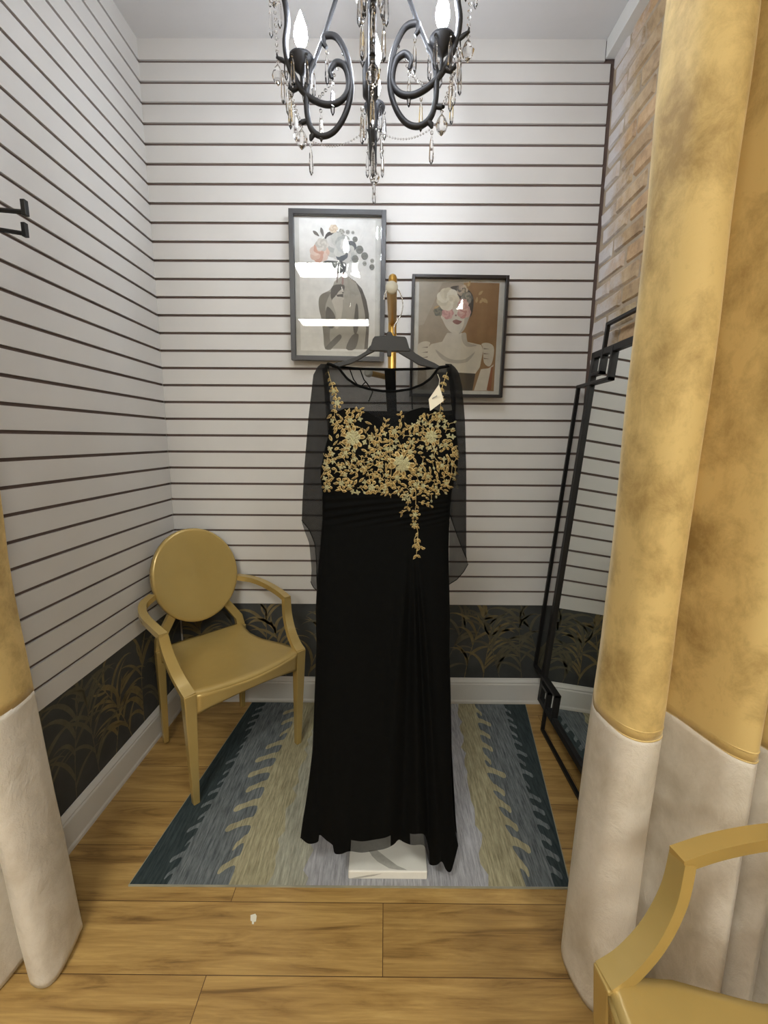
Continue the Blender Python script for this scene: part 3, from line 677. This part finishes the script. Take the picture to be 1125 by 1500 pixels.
# net yoke, front and back
SHL = [(466, 535), (459, 549)]
NECK = [(478, 533), (497, 540), (501, 546), (509, 556), (522, 565), (540, 571), (560, 574), (580, 574), (600, 571), (618, 564), (630, 555), (637, 546), (641, 540), (660, 536)]
BACK = [(478, 532), (497, 537), (520, 539), (571, 540), (620, 539), (641, 537), (660, 535)]
def yoke(front):
    def fn(u, v):
        px = lerp(472, 668, u); N = NECK if front else BACK; y0 = interp(N, px) if 478 < px < 662 else 537 + (3 if px < 478 else 3); y1 = (interp(TOPB, px) + 5 if front else 606)
        py = lerp(y0, y1, v); e = lerp(px, lerp(481, 667, u), v)
        z = zpx(py); xa, xb = PY(474, py, YD).x, PY(668, py, YD).x; x = PY(e, py, YD).x
        s_ = max(0, math.sin(PI * min(1, max(0, u)))) ** .5; dd = lerp(.016, interp(DEP, -z), min(1, v * 1.1)) 
        return Vector((x, YD - .001 + (-dd if front else dd) * s_, z))
    return fn
m = MB(); m.grid(yoke(True), 60, 22, M['sheer2']); m.build('yoke', gown)
m = MB(); m.grid(yoke(False), 50, 12, M['sheer2']); m.build('back_yoke', gown)
def fy(px, py):  # front yoke depth
    u = (px - 472) / 196; return yoke(True)(u, max(0, min(1, (py - interp(NECK, px)) / (interp(TOPB, px) + 5 - interp(NECK, px)))))
m = MB(); m.tube([fy(px, 0) + Vector((0, -.001, 0)) for px in range(480, 660, 3)], .0032, M['dress'], 8); 
m.tube([yoke(False)((px - 472) / 196, 0) for px in range(480, 660, 4)], .0034, M['dress'], 8); m.build('neck_binding', gown)
m = MB()
z0, z1 = zpx(541), zpx(606); yb = yoke(False)
vs = [];
for j in range(9):
    for px in (563, 579): vs.append(yb((px - 472) / 196, j / 8) + Vector((0, -.002, 0)))
m.add(vs, [(2 * j, 2 * j + 1, 2 * j + 3, 2 * j + 2) for j in range(8)], M['dress']); m.build('zip_placket', gown, solid=.002)
# shoulder inner straps (lining loops) seen through the net
m = MB()
for pts in ([(512, 540), (518, 556), (527, 568), (535, 560)], [(527, 540), (533, 556), (538, 562), (546, 574), (540, 588)], [(602, 541), (603, 575), (604, 600)]):
    MB().tube([PY(a, b, YD + .012) for a, b in pts], .0016, M['dress'], 6).build('hanging_loop', gown)
# sleeves
def tabs(t): return lambda y: interp(t, y)
def sleeve(name, outer, inner, topy, boty, yoff, curve=None):
    o_, i_ = tabs(outer), tabs(inner); mm = MB()
    def layer(sg, y0, y1f):
        def fn(u, v):
            xe0 = lerp(o_(700), i_(700), u); yb_ = y1f(u); py = lerp(y0, yb_, v); px = lerp(o_(py), i_(py), u)
            f = .004 * math.sin(u * 9 + v * 4) * v
            return PY(px, py, YD + yoff + sg * (.022 * max(0, math.sin(PI * u)) ** .7) + f)
        return fn
    mm.grid(layer(1, topy, lambda u: interp(boty, u)), 24, 60, M['sheer']); mm.grid(layer(-1, topy, lambda u: interp(curve, u)), 24, 60, M['sheer']); mm.build(name, gown)
    # rolled hem of both layers
    mm = MB()
    for sg, cv in ((1, boty), (-1, curve)):
        pts = [layer(sg, topy, lambda u: interp(cv, u))(k / 30, 1) for k in range(31)]; mm.tube(pts, .0011, M['dress'], 6)
    mm.build('sleeve_hem', gown)
sleeve('sleeve', [(533, 470), (536, 466), (549, 459), (614, 451.6), (686, 445.6), (734, 443), (765, 442), (780, 447), (796, 453), (834, 456.5), (856, 455), (870, 458)],
       [(533, 482), (560, 483), (620, 484), (650, 483), (690, 476), (730, 475), (800, 472), (870, 467)], 533, [(0, 852), (.3, 861), (1, 868)], .004, [(0, 762), (.25, 775), (.45, 800), (.6, 840), (.75, 862), (1, 866)])
sleeve('sleeve', [(533, 661), (536, 665), (545, 672), (566, 677), (614, 681), (686, 683), (740, 683), (815, 683), (828, 686), (850, 686)],
       [(533, 652), (560, 658), (620, 664), (650, 666), (690, 664), (730, 659), (800, 658), (860, 658)], 533, [(0, 826), (.25, 838), (.6, 849), (1, 856)], .004, [(0, 818), (.3, 800), (.6, 780), (1, 753)])
# ---- embroidery
rn = random.Random(8)
def emb(m, pts, lift, mt, puff=.0018):
    vs = [onfront(x, y, lift) for x, y in pts]; c = sum(vs, Vector()) / len(vs) + Vector((0, -puff, 0)); k = len(vs)
    iv = [v.lerp(c, .52) + Vector((0, -puff * .5, 0)) for v in vs]
    m.add(vs + iv, [(i, (i + 1) % k, k + (i + 1) % k, k + i) for i in range(k)], mt, False)
    m.add(iv + [c], [(i, (i + 1) % k, k) for i in range(k)], M['thread3'] if mt is M['thread'] else mt, False)
def eleaf(m, x, y, a, L, W, mt=None):
    c, s_ = math.cos(a), math.sin(a); emb(m, [(x + c * p * L - s_ * q * W, y + s_ * p * L + c * q * W) for p, q in ((0, 0), (.25, .38), (.6, .42), (1, 0), (.6, -.42), (.25, -.38))], .0014, mt or M['thread'])
def estem(m, pts, w=.8):
    q = crom([(x, y, 0) for x, y in pts], 5); P3 = [onfront(p.x, p.y, .0016) for p in q]; m.tube(P3, w * .0011, M['thread'], 5)
    return q
def ering(m, cx, cy, R, n, r0, L, W, lift, mt):
    for i in range(n):
        W_ = W * .86; a = 2 * PI * i / n + rn.uniform(-.12, .12); c, s_ = math.cos(a), math.sin(a); x, y = cx + c * R * r0, cy + s_ * R * r0
        emb(m, [(x + c * p * L - s_ * q * W_, y + s_ * p * L + c * q * W_) for p, q in ((0, .2), (.3, .5), (.75, .55), (1, .2), (1, -.2), (.75, -.55), (.3, -.5), (0, -.2))], lift, mt)
def eflower(m, cx, cy, R, big=False):
    ering(m, cx, cy, R, 9 if big else 6, .45, R * .55, R * (.36 if big else .52), .0018, M['thread'])
    if big: ering(m, cx, cy, R, 8, .2, R * .45, R * .36, .0026, M['thread2']); ering(m, cx, cy, R, 6, .0, R * .3, R * .26, .0034, M['thread2'])
    else: ering(m, cx, cy, R, 5, .05, R * .42, R * .42, .0026, M['thread2'])
    emb(m, [(cx + math.cos(a) * R * .12, cy + math.sin(a) * R * .12) for a in (0, 1.3, 2.5, 3.8, 5)], .0045, M['thread2'])
E_ = MB()
PUFF = .0018
FL = [(517, 641, 18, 1), (589, 679, 20, 1), (632, 640, 15, 1), (578, 632, 9, 0), (653, 652, 8, 0), (544, 714, 11, 0), (494, 590, 9, 0), (620, 712, 8, 0), (608, 754, 8, 0), (500, 708, 9, 0), (513, 616, 9, 0), (648, 682, 7, 0), (607, 768, 6, 0), (582, 700, 9, 0), (489, 573, 7, 0), (601, 662, 9, 0), (479, 714, 8, 0), (506, 664, 8, 0), (645, 610, 7, 0), (603, 648, 8, 0), (627, 698, 7, 0), (512, 712, 7, 0), (646, 585, 6, 0)]
for f in FL: eflower(E_, *f)
STEMS = [[(480, 540), (483, 553), (487, 566), (492, 582)], [(492, 595), (490, 610), (496, 622), (505, 630)], [(655, 545), (650, 560), (646, 575), (645, 600), (640, 622)],
         [(480, 655), (487, 672), (499, 688), (507, 702)], [(483, 712), (481, 695), (479, 680), (480, 668)], [(555, 640), (556, 655), (562, 668), (572, 680)], [(571, 636), (571, 660), (573, 690), (570, 712)],
         [(655, 665), (662, 680), (660, 700), (655, 712)], [(597, 700), (604, 716), (600, 730), (596, 745)], [(600, 700), (608, 715), (609, 735), (608, 750)], [(608, 765), (612, 780), (611, 795), (610, 815)], [(611, 790), (615, 800), (619, 805)], [(612, 780), (607, 790), (609, 800)],
         [(640, 655), (636, 668), (645, 680), (652, 692)], [(515, 660), (525, 675), (538, 690), (542, 704)], [(545, 705), (553, 690), (556, 675), (548, 660)], [(556, 720), (565, 708), (575, 705)], [(610, 715), (625, 722), (638, 715)], [(589, 660), (585, 648), (580, 640)], [(600, 690), (615, 690), (628, 696)], [(613, 735), (624, 738), (634, 741)], [(604, 742), (594, 748), (588, 752)],
         [(505, 600), (515, 605), (525, 600), (530, 604)], [(548, 655), (552, 640), (562, 628), (566, 616)], [(620, 640), (612, 632), (605, 625), (595, 630)], [(660, 655), (667, 660), (669, 668)], [(630, 625), (624, 615), (618, 608)], [(585, 622), (588, 612), (586, 606)], [(470, 700), (476, 688), (480, 676)]]
for st in STEMS:
    q = estem(E_, st)
    for i in range(2, len(q) - 1, 3):
        d = q[i + 1] - q[i - 1]; a = math.atan2(d.y, d.x)
        for sg in (-1, 1):
            if rn.random() < .78: eleaf(E_, q[i].x, q[i].y, a + sg * rn.uniform(.5, 1.0), rn.uniform(5, 9), rn.uniform(3.5, 5))
def inside(x, y):
    lo = interp([(470, 718), (520, 722), (560, 728), (600, 735), (640, 725), (662, 712)], x); up = interp([(470, 660), (482, 600), (500, 606), (525, 610), (545, 622), (560, 624), (572, 626), (590, 628), (605, 622), (620, 612), (640, 604), (650, 612), (664, 640), (670, 670)], x)
    le = interp([(600, 484), (640, 484), (690, 472), (720, 475)], y); ri = interp([(600, 662), (640, 667), (690, 667), (720, 659)], y); return up < y < lo and le < x < ri
pts = []; tries = 0
while tries < 9000 and len(pts) < 330:
    tries += 1; x, y = rn.uniform(468, 672), rn.uniform(596, 738)
    if not inside(x, y): continue
    if any((x - a) ** 2 + (y - b) ** 2 < (r * .9) ** 2 for a, b, r, _ in FL): continue
    if any((x - a) ** 2 + (y - b) ** 2 < 6.0 ** 2 for a, b in pts): continue
    pts.append((x, y))
for x, y in pts:
    a = (noise.noise(Vector((x * .02, y * .02, 3))) * 5) + rn.uniform(-.6, .6)
    k = rn.random()
    if k < .55: eleaf(E_, x, y, a, rn.uniform(7, 12), rn.uniform(3.4, 5.4))
    elif k < .8:
        q = estem(E_, [(x, y), (x + math.cos(a) * 5, y + math.sin(a) * 5), (x + math.cos(a + .5) * 10, y + math.sin(a + .5) * 10)], .7); eleaf(E_, q[-1].x, q[-1].y, a + .9, 6, 4, M['thread2']); eleaf(E_, q[3].x, q[3].y, a - .7, 5, 3.5)
    else:
        for j in range(4): eleaf(E_, x, y, a + j * 1.5, 4.5, 3.4, M['thread2'])
E_.build('embroidery', gown, fixn=False)
tg = MB(); tv = [onfront(x, y, .012) for x, y in ((643, 563), (650, 587), (630, 602), (628, 585))]; tg.add(tv, [(0, 1, 2, 3)], M['paper']); 
ln = [onfront(x, y, .0135) for x, y in ((633, 583), (640, 579), (640.5, 580.5), (633.5, 584.5))]; tg.add(ln, [(0, 1, 2, 3)], M['print_ink'])
tgo = tg.build('price_tag', gown, solid=.0008); tgo['label'] = 'white card tag'
MB().tube([onfront(643, 564, .012), onfront(644, 556, .006), onfront(641, 548, .003)], .0006, M['paper'], 5).build('string', tgo)
# ------------------------------------------------------------------ chairs
def make_chair():
    t = thing('armchair', (0, 0, 0), 'gold lacquered armchair with oval back in the corner left of the gown', 'chair', 'gold oval-backed armchairs')
    G = M['chair']
    # seat: waisted in plan, dished, rolled over the front
    plan = [(-.215, .232), (-.12, .221), (0, .180), (.08, .170), (.15, .178), (.205, .192)]
    def hw(y): return interp(plan, y)
    def top(u, v):
        y = lerp(-.232, .205, v); w = hw(max(y, -.215)) if v > .0 else .232; x = (u - .5) * 2 * w
        bow = -.022 * (1 - (2 * u - 1) ** 2) * max(0, 1 - v * 2.5)
        z = .462 - .022 * math.sin(PI * min(1, v * 1.05)) * (1 - .5 * abs(2 * u - 1) ** 2) - .014 * (1 - (2 * u - 1) ** 2) * (1 - v) ** 2
        return Vector((x, y + bow, z - (.006 if v == 0 else 0)))
    m = MB(); m.grid(top, 28, 28, G); m.build('seat', t, solid=.014)
    def apr(u, v):
        x = (u - .5) * 2 * .212; y = -.234 - .020 * (1 - (2 * u - 1) ** 2); zt = .457 - .014 * (1 - (2 * u - 1) ** 2); zb = .378 + .026 * (1 - (2 * u - 1) ** 2); return Vector((x, y + .008 * v, lerp(zt, zb, v)))
    m = MB(); m.grid(apr, 24, 6, G); m.build('apron', t, solid=.014)
    for s in (-1, 1):
        m = MB(); m.grid(lambda u, v: Vector((s * (hw(lerp(-.215, .2, u)) - .006), lerp(-.215, .2, u), lerp(.450, .405 + .02 * math.sin(PI * u), v))), 20, 3, G); m.build('side_apron', t, solid=.012)
    for s in (-1, 1):
        def sq(c, w, d): return [Vector((c[0] - w / 2, c[1] - d / 2, c[2])), Vector((c[0] + w / 2, c[1] - d / 2, c[2])), Vector((c[0] + w / 2, c[1] + d / 2, c[2])), Vector((c[0] - w / 2, c[1] + d / 2, c[2]))]
        m = MB(); m.hexa(sq((s * .228, -.200, .006), .024, .024) + sq((s * .234, -.222, .464), .044, .040), G); m.build('front_leg', t, bevel=.0035)
        m = MB(); m.hexa(sq((s * .185, .228, .006), .022, .022) + sq((s * .188, .200, .46), .036, .034), G); m.build('rear_leg', t, bevel=.0035)
        # sweeping front post and arm in one bent bar
        post = crom([(s * .234, -.232, .456), (s * .238, -.190, .478), (s * .246, -.142, .522), (s * .255, -.106, .585), (s * .262, -.092, .652)], 6)
        m = MB(); m.ribbon(post, [.042 - .008 * i / (len(post) - 1) for i in range(len(post))], .022, G, side=(1, 0, 0)); m.build('arm_post', t, bevel=.0025)
        arm = crom([(s * .262, -.103, .650), (s * .268, -.03, .660), (s * .270, .05, .667), (s * .262, .12, .675), (s * .238, .18, .684), (s * .190, .222, .695)], 6)
        m = MB(); m.ribbon(arm, .030, .024, G, side=[Vector((1, 0, 0)) if i < 18 else Vector((1, .9 * s * (i - 18) / 12, 0)) for i in range(len(arm))]); m.build('armrest', t, bevel=.0025)
        sup = [(s * .186, .205, .452), (s * .180, .212, .500), (s * .120, .222, .592)]
        m = MB(); m.ribbon(sup, [.038, .036, .034], .024, G, side=(1, 0, 0)); m.build('back_support', t, bevel=.0025)
    # oval back, dished, raked
    a_, b_ = .190, .212; cz = .748; tl = math.radians(13)
    def pt(r, th, off):
        x, z = a_ * r * math.cos(th), b_ * r * math.sin(th); y = off - .020 * (x / a_) ** 2 + .004
        return Vector((x, .232 + y * math.cos(tl) + (z) * math.sin(tl), cz + z * math.cos(tl) - y * math.sin(tl)))
    rings = []; n = 64
    for r, o in ((.02, -.002), (.4, -.002), (.8, -.003), (.94, -.006), (.985, -.004), (1, .004), (1, .026), (.985, .034), (.9, .035), (.4, .033), (.02, .033)): rings.append([pt(r, 2 * PI * j / n, o) for j in range(n)])
    MB().loft(rings, G).build('backrest', t)
    return t
ch = make_chair(); ch.location = (-.691, 1.716, 0); ch.rotation_euler[2] = math.radians(46)
def copy_tree(o, parent=None):
    c = o.copy(); C.objects.link(c)
    if parent: c.parent = parent
    for q in [k for k in bpy.data.objects if k.parent == o]: copy_tree(q, c)
    return c
c2 = copy_tree(ch); c2.location = (.632, .381, 0); c2.rotation_euler[2] = math.radians(-84)
c2['label'] = 'gold lacquered armchair in front of the right curtain, only arm and seat edge visible'
# ------------------------------------------------------------------ curtains
ZS = .73
def curtain(path, flare, label, zt=2.80, seed=0):
    P = crom([(x, y, 0) for x, y in path], 10); c = sum(P, Vector()) / len(P)
    t = thing('curtain', (c.x, c.y, 0), label, 'curtain', 'gold and ivory curtains at the fitting room opening'); n = len(P) - 1
    def pt(u, z):
        k = u * n; i = min(n - 1, int(k)); p = P[i].lerp(P[i + 1], k - i); q = Vector((p.x, p.y, z))
        w = max(0, (ZS + .35 - z) / (ZS + .35)); q.x += flare(p.x) * w
        q.x += (.012 if label.startswith('wide') else 0) * min(1, z / 2); q.y -= .012 * w * math.sin(u * 14)
        nz = noise.noise(Vector((p.x * 5, p.y * 5 + seed, z * 2.2))); q.x += .006 * nz; q.y += .008 * noise.noise(Vector((p.x * 8 + 9, seed, z * 3.1))) ; return q
    zh = .012
    m = MB(); m.grid(lambda u, v: pt(u, lerp(zt, ZS, v)), n, 90, M['velvet']); m.build('velvet_panel', t, solid=.004)
    m = MB(); m.grid(lambda u, v: pt(u, lerp(ZS + .002, zh + .006 * math.sin(u * 25), v)) + Vector((0, -.0005, 0)), n, 50, M['ivory']); b = m.build('ivory_band', t, solid=.004); b['label'] = 'ivory satin bottom band'
    m = MB(); m.tube([pt(k / n, ZS + .001) + Vector((0, -.002, 0)) for k in range(n + 1)], .002, M['velvet'], 6); m.tube([pt(k / n, ZS + .022) + Vector((0, -.0022, 0)) for k in range(n + 1)], .0018, M['velvet'], 6); m.build('seam', t)
    # heading rings
    return t
RP = [(.510, .99), (.489, .94), (.489, .895), (.500, .850), (.522, .826), (.550, .822), (.576, .835), (.590, .875), (.603, .93), (.628, .945), (.648, .91), (.662, .845), (.680, .785), (.706, .762), (.726, .780), (.735, .83), (.748, .862), (.760, .82), (.774, .780), (.800, .762), (.832, .785), (.848, .84), (.862, .86), (.878, .82), (.890, .80)]
LP = [(-.80, .99), (-.785, .95), (-.783, .90), (-.797, .862), (-.822, .845), (-.848, .855), (-.866, .90), (-.885, .945), (-.905, .94), (-.918, .89), (-.932, .835), (-.955, .81), (-.980, .83), (-.995, .88), (-1.01, .93)]
curtain([(x + .017 if x < .8 else x + .017 * (.9 - x) / .1, y) for x, y in RP], lambda x: -.035 * max(0, (.62 - x) / .13), 'wide gold velvet curtain with ivory band on the right of the opening', seed=2)
curtain([(-1.022 + (x + 1.01) * .58, y) for x, y in LP], lambda x: .095 * max(0, (x + 1.02) / .18), 'gold velvet curtain with ivory band at the left edge of the opening', seed=7)
rod = MB().tube([(xl(.87) - .005, .87, 2.83), (XB + .01, .87, 2.83)], .016, M['goldrod'], 16).build('curtain_rod'); tag(rod, 'gold rod across the opening carrying both curtains', 'curtain rod')
# ------------------------------------------------------------------ wall hooks at the left
for k, (Y, lab) in enumerate(((1.115, 'upper black hook arm in the left slat wall'), (1.225, 'lower black hook arm in the left slat wall'))):
    z = ZC - 14 * S - .004 + (.0 if k == 0 else .0); tip = PY(40, 308 if k == 0 else 340, Y)
    zt_ = tip.z; t = thing('wall_hook', (xl(Y), Y, zt_), lab, 'hook', 'slat wall hooks'); x0 = xl(Y) + .0025
    z = zt_
    MB().box((x0, Y - .012, z - .03), (x0 + .004, Y + .012, z + .03), M['black']).build('plate', t)
    m = MB(); m.tube([(x0 + .003, Y, z + .010), (tip.x - .006, Y, z - .004)], .0055, M['black'], 8, smooth=False); m.build('arm', t)
    MB().box((tip.x - .011, Y - .006, z - .012), (tip.x, Y + .006, z + .022), M['black']).build('end_stop', t, bevel=.001)
# ------------------------------------------------------------------ scrap on the floor
p = PZ(371, 1348, .001)
def scrap():
    m = MB(); pts = [(367, 1341), (374, 1339), (376, 1342), (375, 1350), (372, 1351), (372, 1354), (369, 1354), (369, 1350), (367, 1349)]
    lo = [PZ(x, y, .0008) for x, y in pts]; hi = [v + Vector((0, 0, .0015)) for v in lo]; k = len(lo)
    m.add(lo + hi, [tuple(range(k))[::-1], tuple(range(k, 2 * k))] + [(i, (i + 1) % k, k + (i + 1) % k, k + i) for i in range(k)], M['paper']); o = m.build('plastic_scrap'); tag(o, 'tiny white scrap lying on the wooden floor in front of the rug', 'scrap')
scrap()
# ------------------------------------------------------------------ chandelier
CX, CY = -.047, 1.33
def chandelier():
    t = thing('chandelier', (CX, CY, 2.16), 'black iron scroll chandelier with lit candle bulbs and crystal drops under the ceiling', 'chandelier')
    I = M['iron']; rng = random.Random(4)
    def rz(px, py):  # profile point of the left arm: radius from the axis, height
        p = PY(px, py, CY + .02); return (CX - p.x, p.z)
    up = [(487, 120), (484, 108), (493, 97), (505, 103), (511, 121), (510, 139), (499, 153), (481, 157), (460, 149), (442, 133), (430, 112), (421, 91), (417, 62), (420, 32), (416, 0), (405, -30)]
    lo = [(479, 74), (474, 66), (476, 57), (493, 60), (507, 84), (514, 115), (514, 145), (505, 175), (490, 196), (472, 202), (457, 192), (450, 169), (449, 136), (453, 108), (460, 94)]
    bar = [(460, 94), (478, 48), (496, -5), (514, -60), (528, -110)]
    U, L_, Bb = [[rz(*p) for p in q] for q in (up, lo, bar)]
    tipA = rz(424, 128); tipB = rz(455, 207); tipC = rz(441, 180); tipD = rz(405, 82)
    cup = rz(441, 92); angs = [PI - .10, -.20, PI / 2 - .03, -PI / 2 + .06]
    zb0 = 2.10
    MB().lathe([(0.002, 2.165), (.006, 2.19), (.010, 2.25), (.014, 2.262), (.021, 2.268), (.022, 2.33), (.018, 2.338), (.014, 2.35), (.010, 2.36), (.008, 2.43)], (CX, CY, 0), I, 20).build('hub', t)
    MB().lathe([(.008, 2.425), (.008, 2.86), (.012, 2.87), (.006, 2.88), (.006, ZC - .03)], (CX, CY, 0), I, 12).build('stem', t)
    MB().lathe([(.055, ZC - .001), (.055, ZC - .012), (.03, ZC - .028), (.008, ZC - .034)], (CX, CY, 0), I, 24).build('canopy', t)
    fin = MB(); fin.lathe([(.0015, 2.10), (.004, 2.13), (.007, 2.20), (.010, 2.29)], (CX, CY, 0), I, 12); fin.build('finial', t)
    pb = (CX + .014, CY + .022, 0)
    MB().lathe([(.010, 2.325), (.010, 2.352), (.008, 2.356)], pb, M['sleeveivory'], 16).build('candle_sleeve', t)
    MB().lathe([(.006, 2.356), (.0105, 2.366), (.0130, 2.380), (.0110, 2.400), (.005, 2.418), (.0008, 2.43)], pb, M['bulb'], 16).build('bulb', t)
    proto = None
    def drop_mesh():
        m = MB(); m.lathe([(.0006, 0), (.0035, -.003), (.0035, -.007), (.0008, -.010)], (0, 0, 0), M['crystal'], 6, smooth=False)
        m.lathe([(.0008, -.012), (.0038, -.024), (.0052, -.058), (.0042, -.070), (.0006, -.078)], (0, 0, 0), M['crystal'], 6, smooth=False)
        me = m.build('tmp'); d = me.data; bpy.data.objects.remove(me); return d
    def pend_mesh():
        m = MB(); m.lathe([(.0008, 0), (.004, -.004), (.0008, -.008)], (0, 0, 0), M['crystal'], 6, smooth=False)
        m.lathe([(.001, -.009), (.008, -.020), (.0135, -.034), (.010, -.046), (.001, -.058)], (0, 0, 0), M['crystal'], 8, smooth=False)
        me = m.build('tmp'); d = me.data; bpy.data.objects.remove(me); return d
    dm, pm = drop_mesh(), pend_mesh(); cnt = [0]
    def hang(p, me=None, sc_=1):
        if p.z < 2.72 and cnt[0] < 98:
            cnt[0] += 1; o = bpy.data.objects.new('crystal_drop', me or dm); C.objects.link(o); o.parent = t; o.location = p - Vector((CX, CY, 2.16)); o.rotation_euler[2] = rng.uniform(0, 6); o.scale = (sc_ * 1.25, sc_ * 1.25, sc_ * 1.05)
    def strand(a, b, sag, n, r=.0046, end=None):
        m = MB()
        for i in range(n + 1):
            s_ = i / n; p = a.lerp(b, s_) - Vector((0, 0, sag * 4 * s_ * (1 - s_))); m.lathe([(.0004, r), (r, r * .35), (r, -r * .35), (.0004, -r)], p, M['crystal'], 6, smooth=False)
        m.build('bead_strand', t)
    arms = []
    for a in angs:
        c_, s_ = math.cos(a), math.sin(a)
        A = lambda r, z, w=0: Vector((CX + c_ * r - s_ * w, CY + s_ * r + c_ * w, z)); arms.append(A)
        m = MB()
        q = crom([A(*p) for p in U], 6); n = len(q); m.tube(q, [.0048 + .0034 * min(1, i / 8) * (1 if i < n - 8 else (n - i) / 10 + .2) for i in range(n)], I, 10)
        # leaf-like spurs
        m.tube([A(*rz(436, 128)), A(*rz(428, 131)), A(*tipA)], [.007, .008, .005], I, 8); m.tube([A(*rz(424, 128)), A(*rz(423, 122))], [.006, .002], I, 8)
        m.tube([A(*rz(420, 92)), A(*rz(412, 86)), A(*tipD), A(*rz(404, 76))], [.005, .006, .004, .002], I, 8)
        m.build('upper_scroll', t)
        m = MB(); q = crom([A(*p) for p in L_], 6); m.tube(q, [.0046 + .0032 * min(1, i / 8) for i in range(len(q))], I, 10)
        m.tube([A(*rz(462, 196)), A(*rz(456, 202)), A(*tipB)], [.006, .0075, .004], I, 8); m.tube([A(*rz(449, 178)), A(*tipC)], [.006, .007], I, 8); m.tube([A(*tipC), A(*tipC) + Vector((0, 0, .001))], .008, I, 8)
        m.build('lower_scroll', t)
        m = MB(); m.tube([A(*p) for p in Bb], .0058, I, 8); m.build('brace', t)
        # candle
        cr_, cz_ = cup; pc = A(cr_, 0)
        cd_ = MB().lathe([(.004, cz_ - .034), (.008, cz_ - .026), (.022, cz_ - .014), (.032, cz_ + .004), (.033, cz_ + .010), (.030, cz_ + .008), (.012, cz_ + .0)], pc, I, 20).build('drip_cup', t)
        MB().tube([A(U[9][0], U[9][1]), A(cr_, cz_ - .03)], .0045, I, 8).build('cup_bracket', t)
        MB().lathe([(.011, cz_), (.011, cz_ + .032), (.009, cz_ + .034)], pc, M['sleeveivory'], 16).build('candle_sleeve', t)
        MB().lathe([(.006, cz_ + .034), (.0145, cz_ + .045), (.0185, cz_ + .060), (.0160, cz_ + .080), (.008, cz_ + .102), (.0008, cz_ + .120)], pc, M['bulb'], 16).build('bulb', t)
        # crystals
        for k in range(5):
            b_ = 2 * PI * k / 5 + .3; hang(pc + Vector((math.cos(b_) * .032, math.sin(b_) * .032, cz_ + .004)))
        for p, me in ((U[0], None), (L_[0], None), (tipA, None), (tipB, None), (tipC, pm), (tipD, pm), (U[12], None), (rz(470, 158), None)): hang(A(*p) - Vector((0, 0, .006)), me)
        strand(A(*tipD), A(U[14][0] + .03, U[14][1] + .08), .0, 14)
        strand(A(*tipC) , A(*tipA), .012, 8); strand(A(*tipB), Vector((CX, CY, 2.20)), .03, 22, .0026)
        hang(A(U[14][0] + .03, U[14][1] + .05), pm); hang(A(U[14][0] + .015, U[14][1] + .02)); hang(A(U[14][0] + .04, U[14][1] + .0))
        strand(A(U[8][0], U[8][1]), A(U[6][0] * .9, U[6][1] + .11), .02, 10)
        for q_ in (.02, -.02): hang(A(U[11][0] + .01, U[11][1] - .03, q_)); hang(A(U[10][0] + .006, U[10][1] - .06, q_ * 1.2))
    for i in range(4):
        j = [0, 2, 1, 3][i]; k = [2, 1, 3, 0][i]; strand(arms[j](L_[0][0] + .03, U[13][1] - .02), arms[k](L_[0][0] + .03, U[13][1] - .02), .05, 22)
    hang(Vector((CX + .006, CY, 2.16)), None, 1.1); hang(Vector((CX - .022, CY - .02, 2.23)), None, 1.1); hang(Vector((CX - .02, CY - .03, 2.42)), None, 1.3); hang(Vector((CX - .02, CY - .05, 2.50)), pm, 1.2)
chandelier()
# ------------------------------------------------------------------ light, view
w = bpy.data.worlds.new('world'); sc.world = w; w.use_nodes = True; w.node_tree.nodes['Background'].inputs[0].default_value = (.5, .52, .55, 1); w.node_tree.nodes['Background'].inputs[1].default_value = .3
for o in bpy.data.objects:
    if '_loc' in o: del o['_loc']
sc.view_settings.view_transform = 'Standard'; sc.view_settings.look = 'None'; sc.view_settings.gamma = 1; sc.view_settings.exposure = 0
sc.view_settings.use_curve_mapping = False
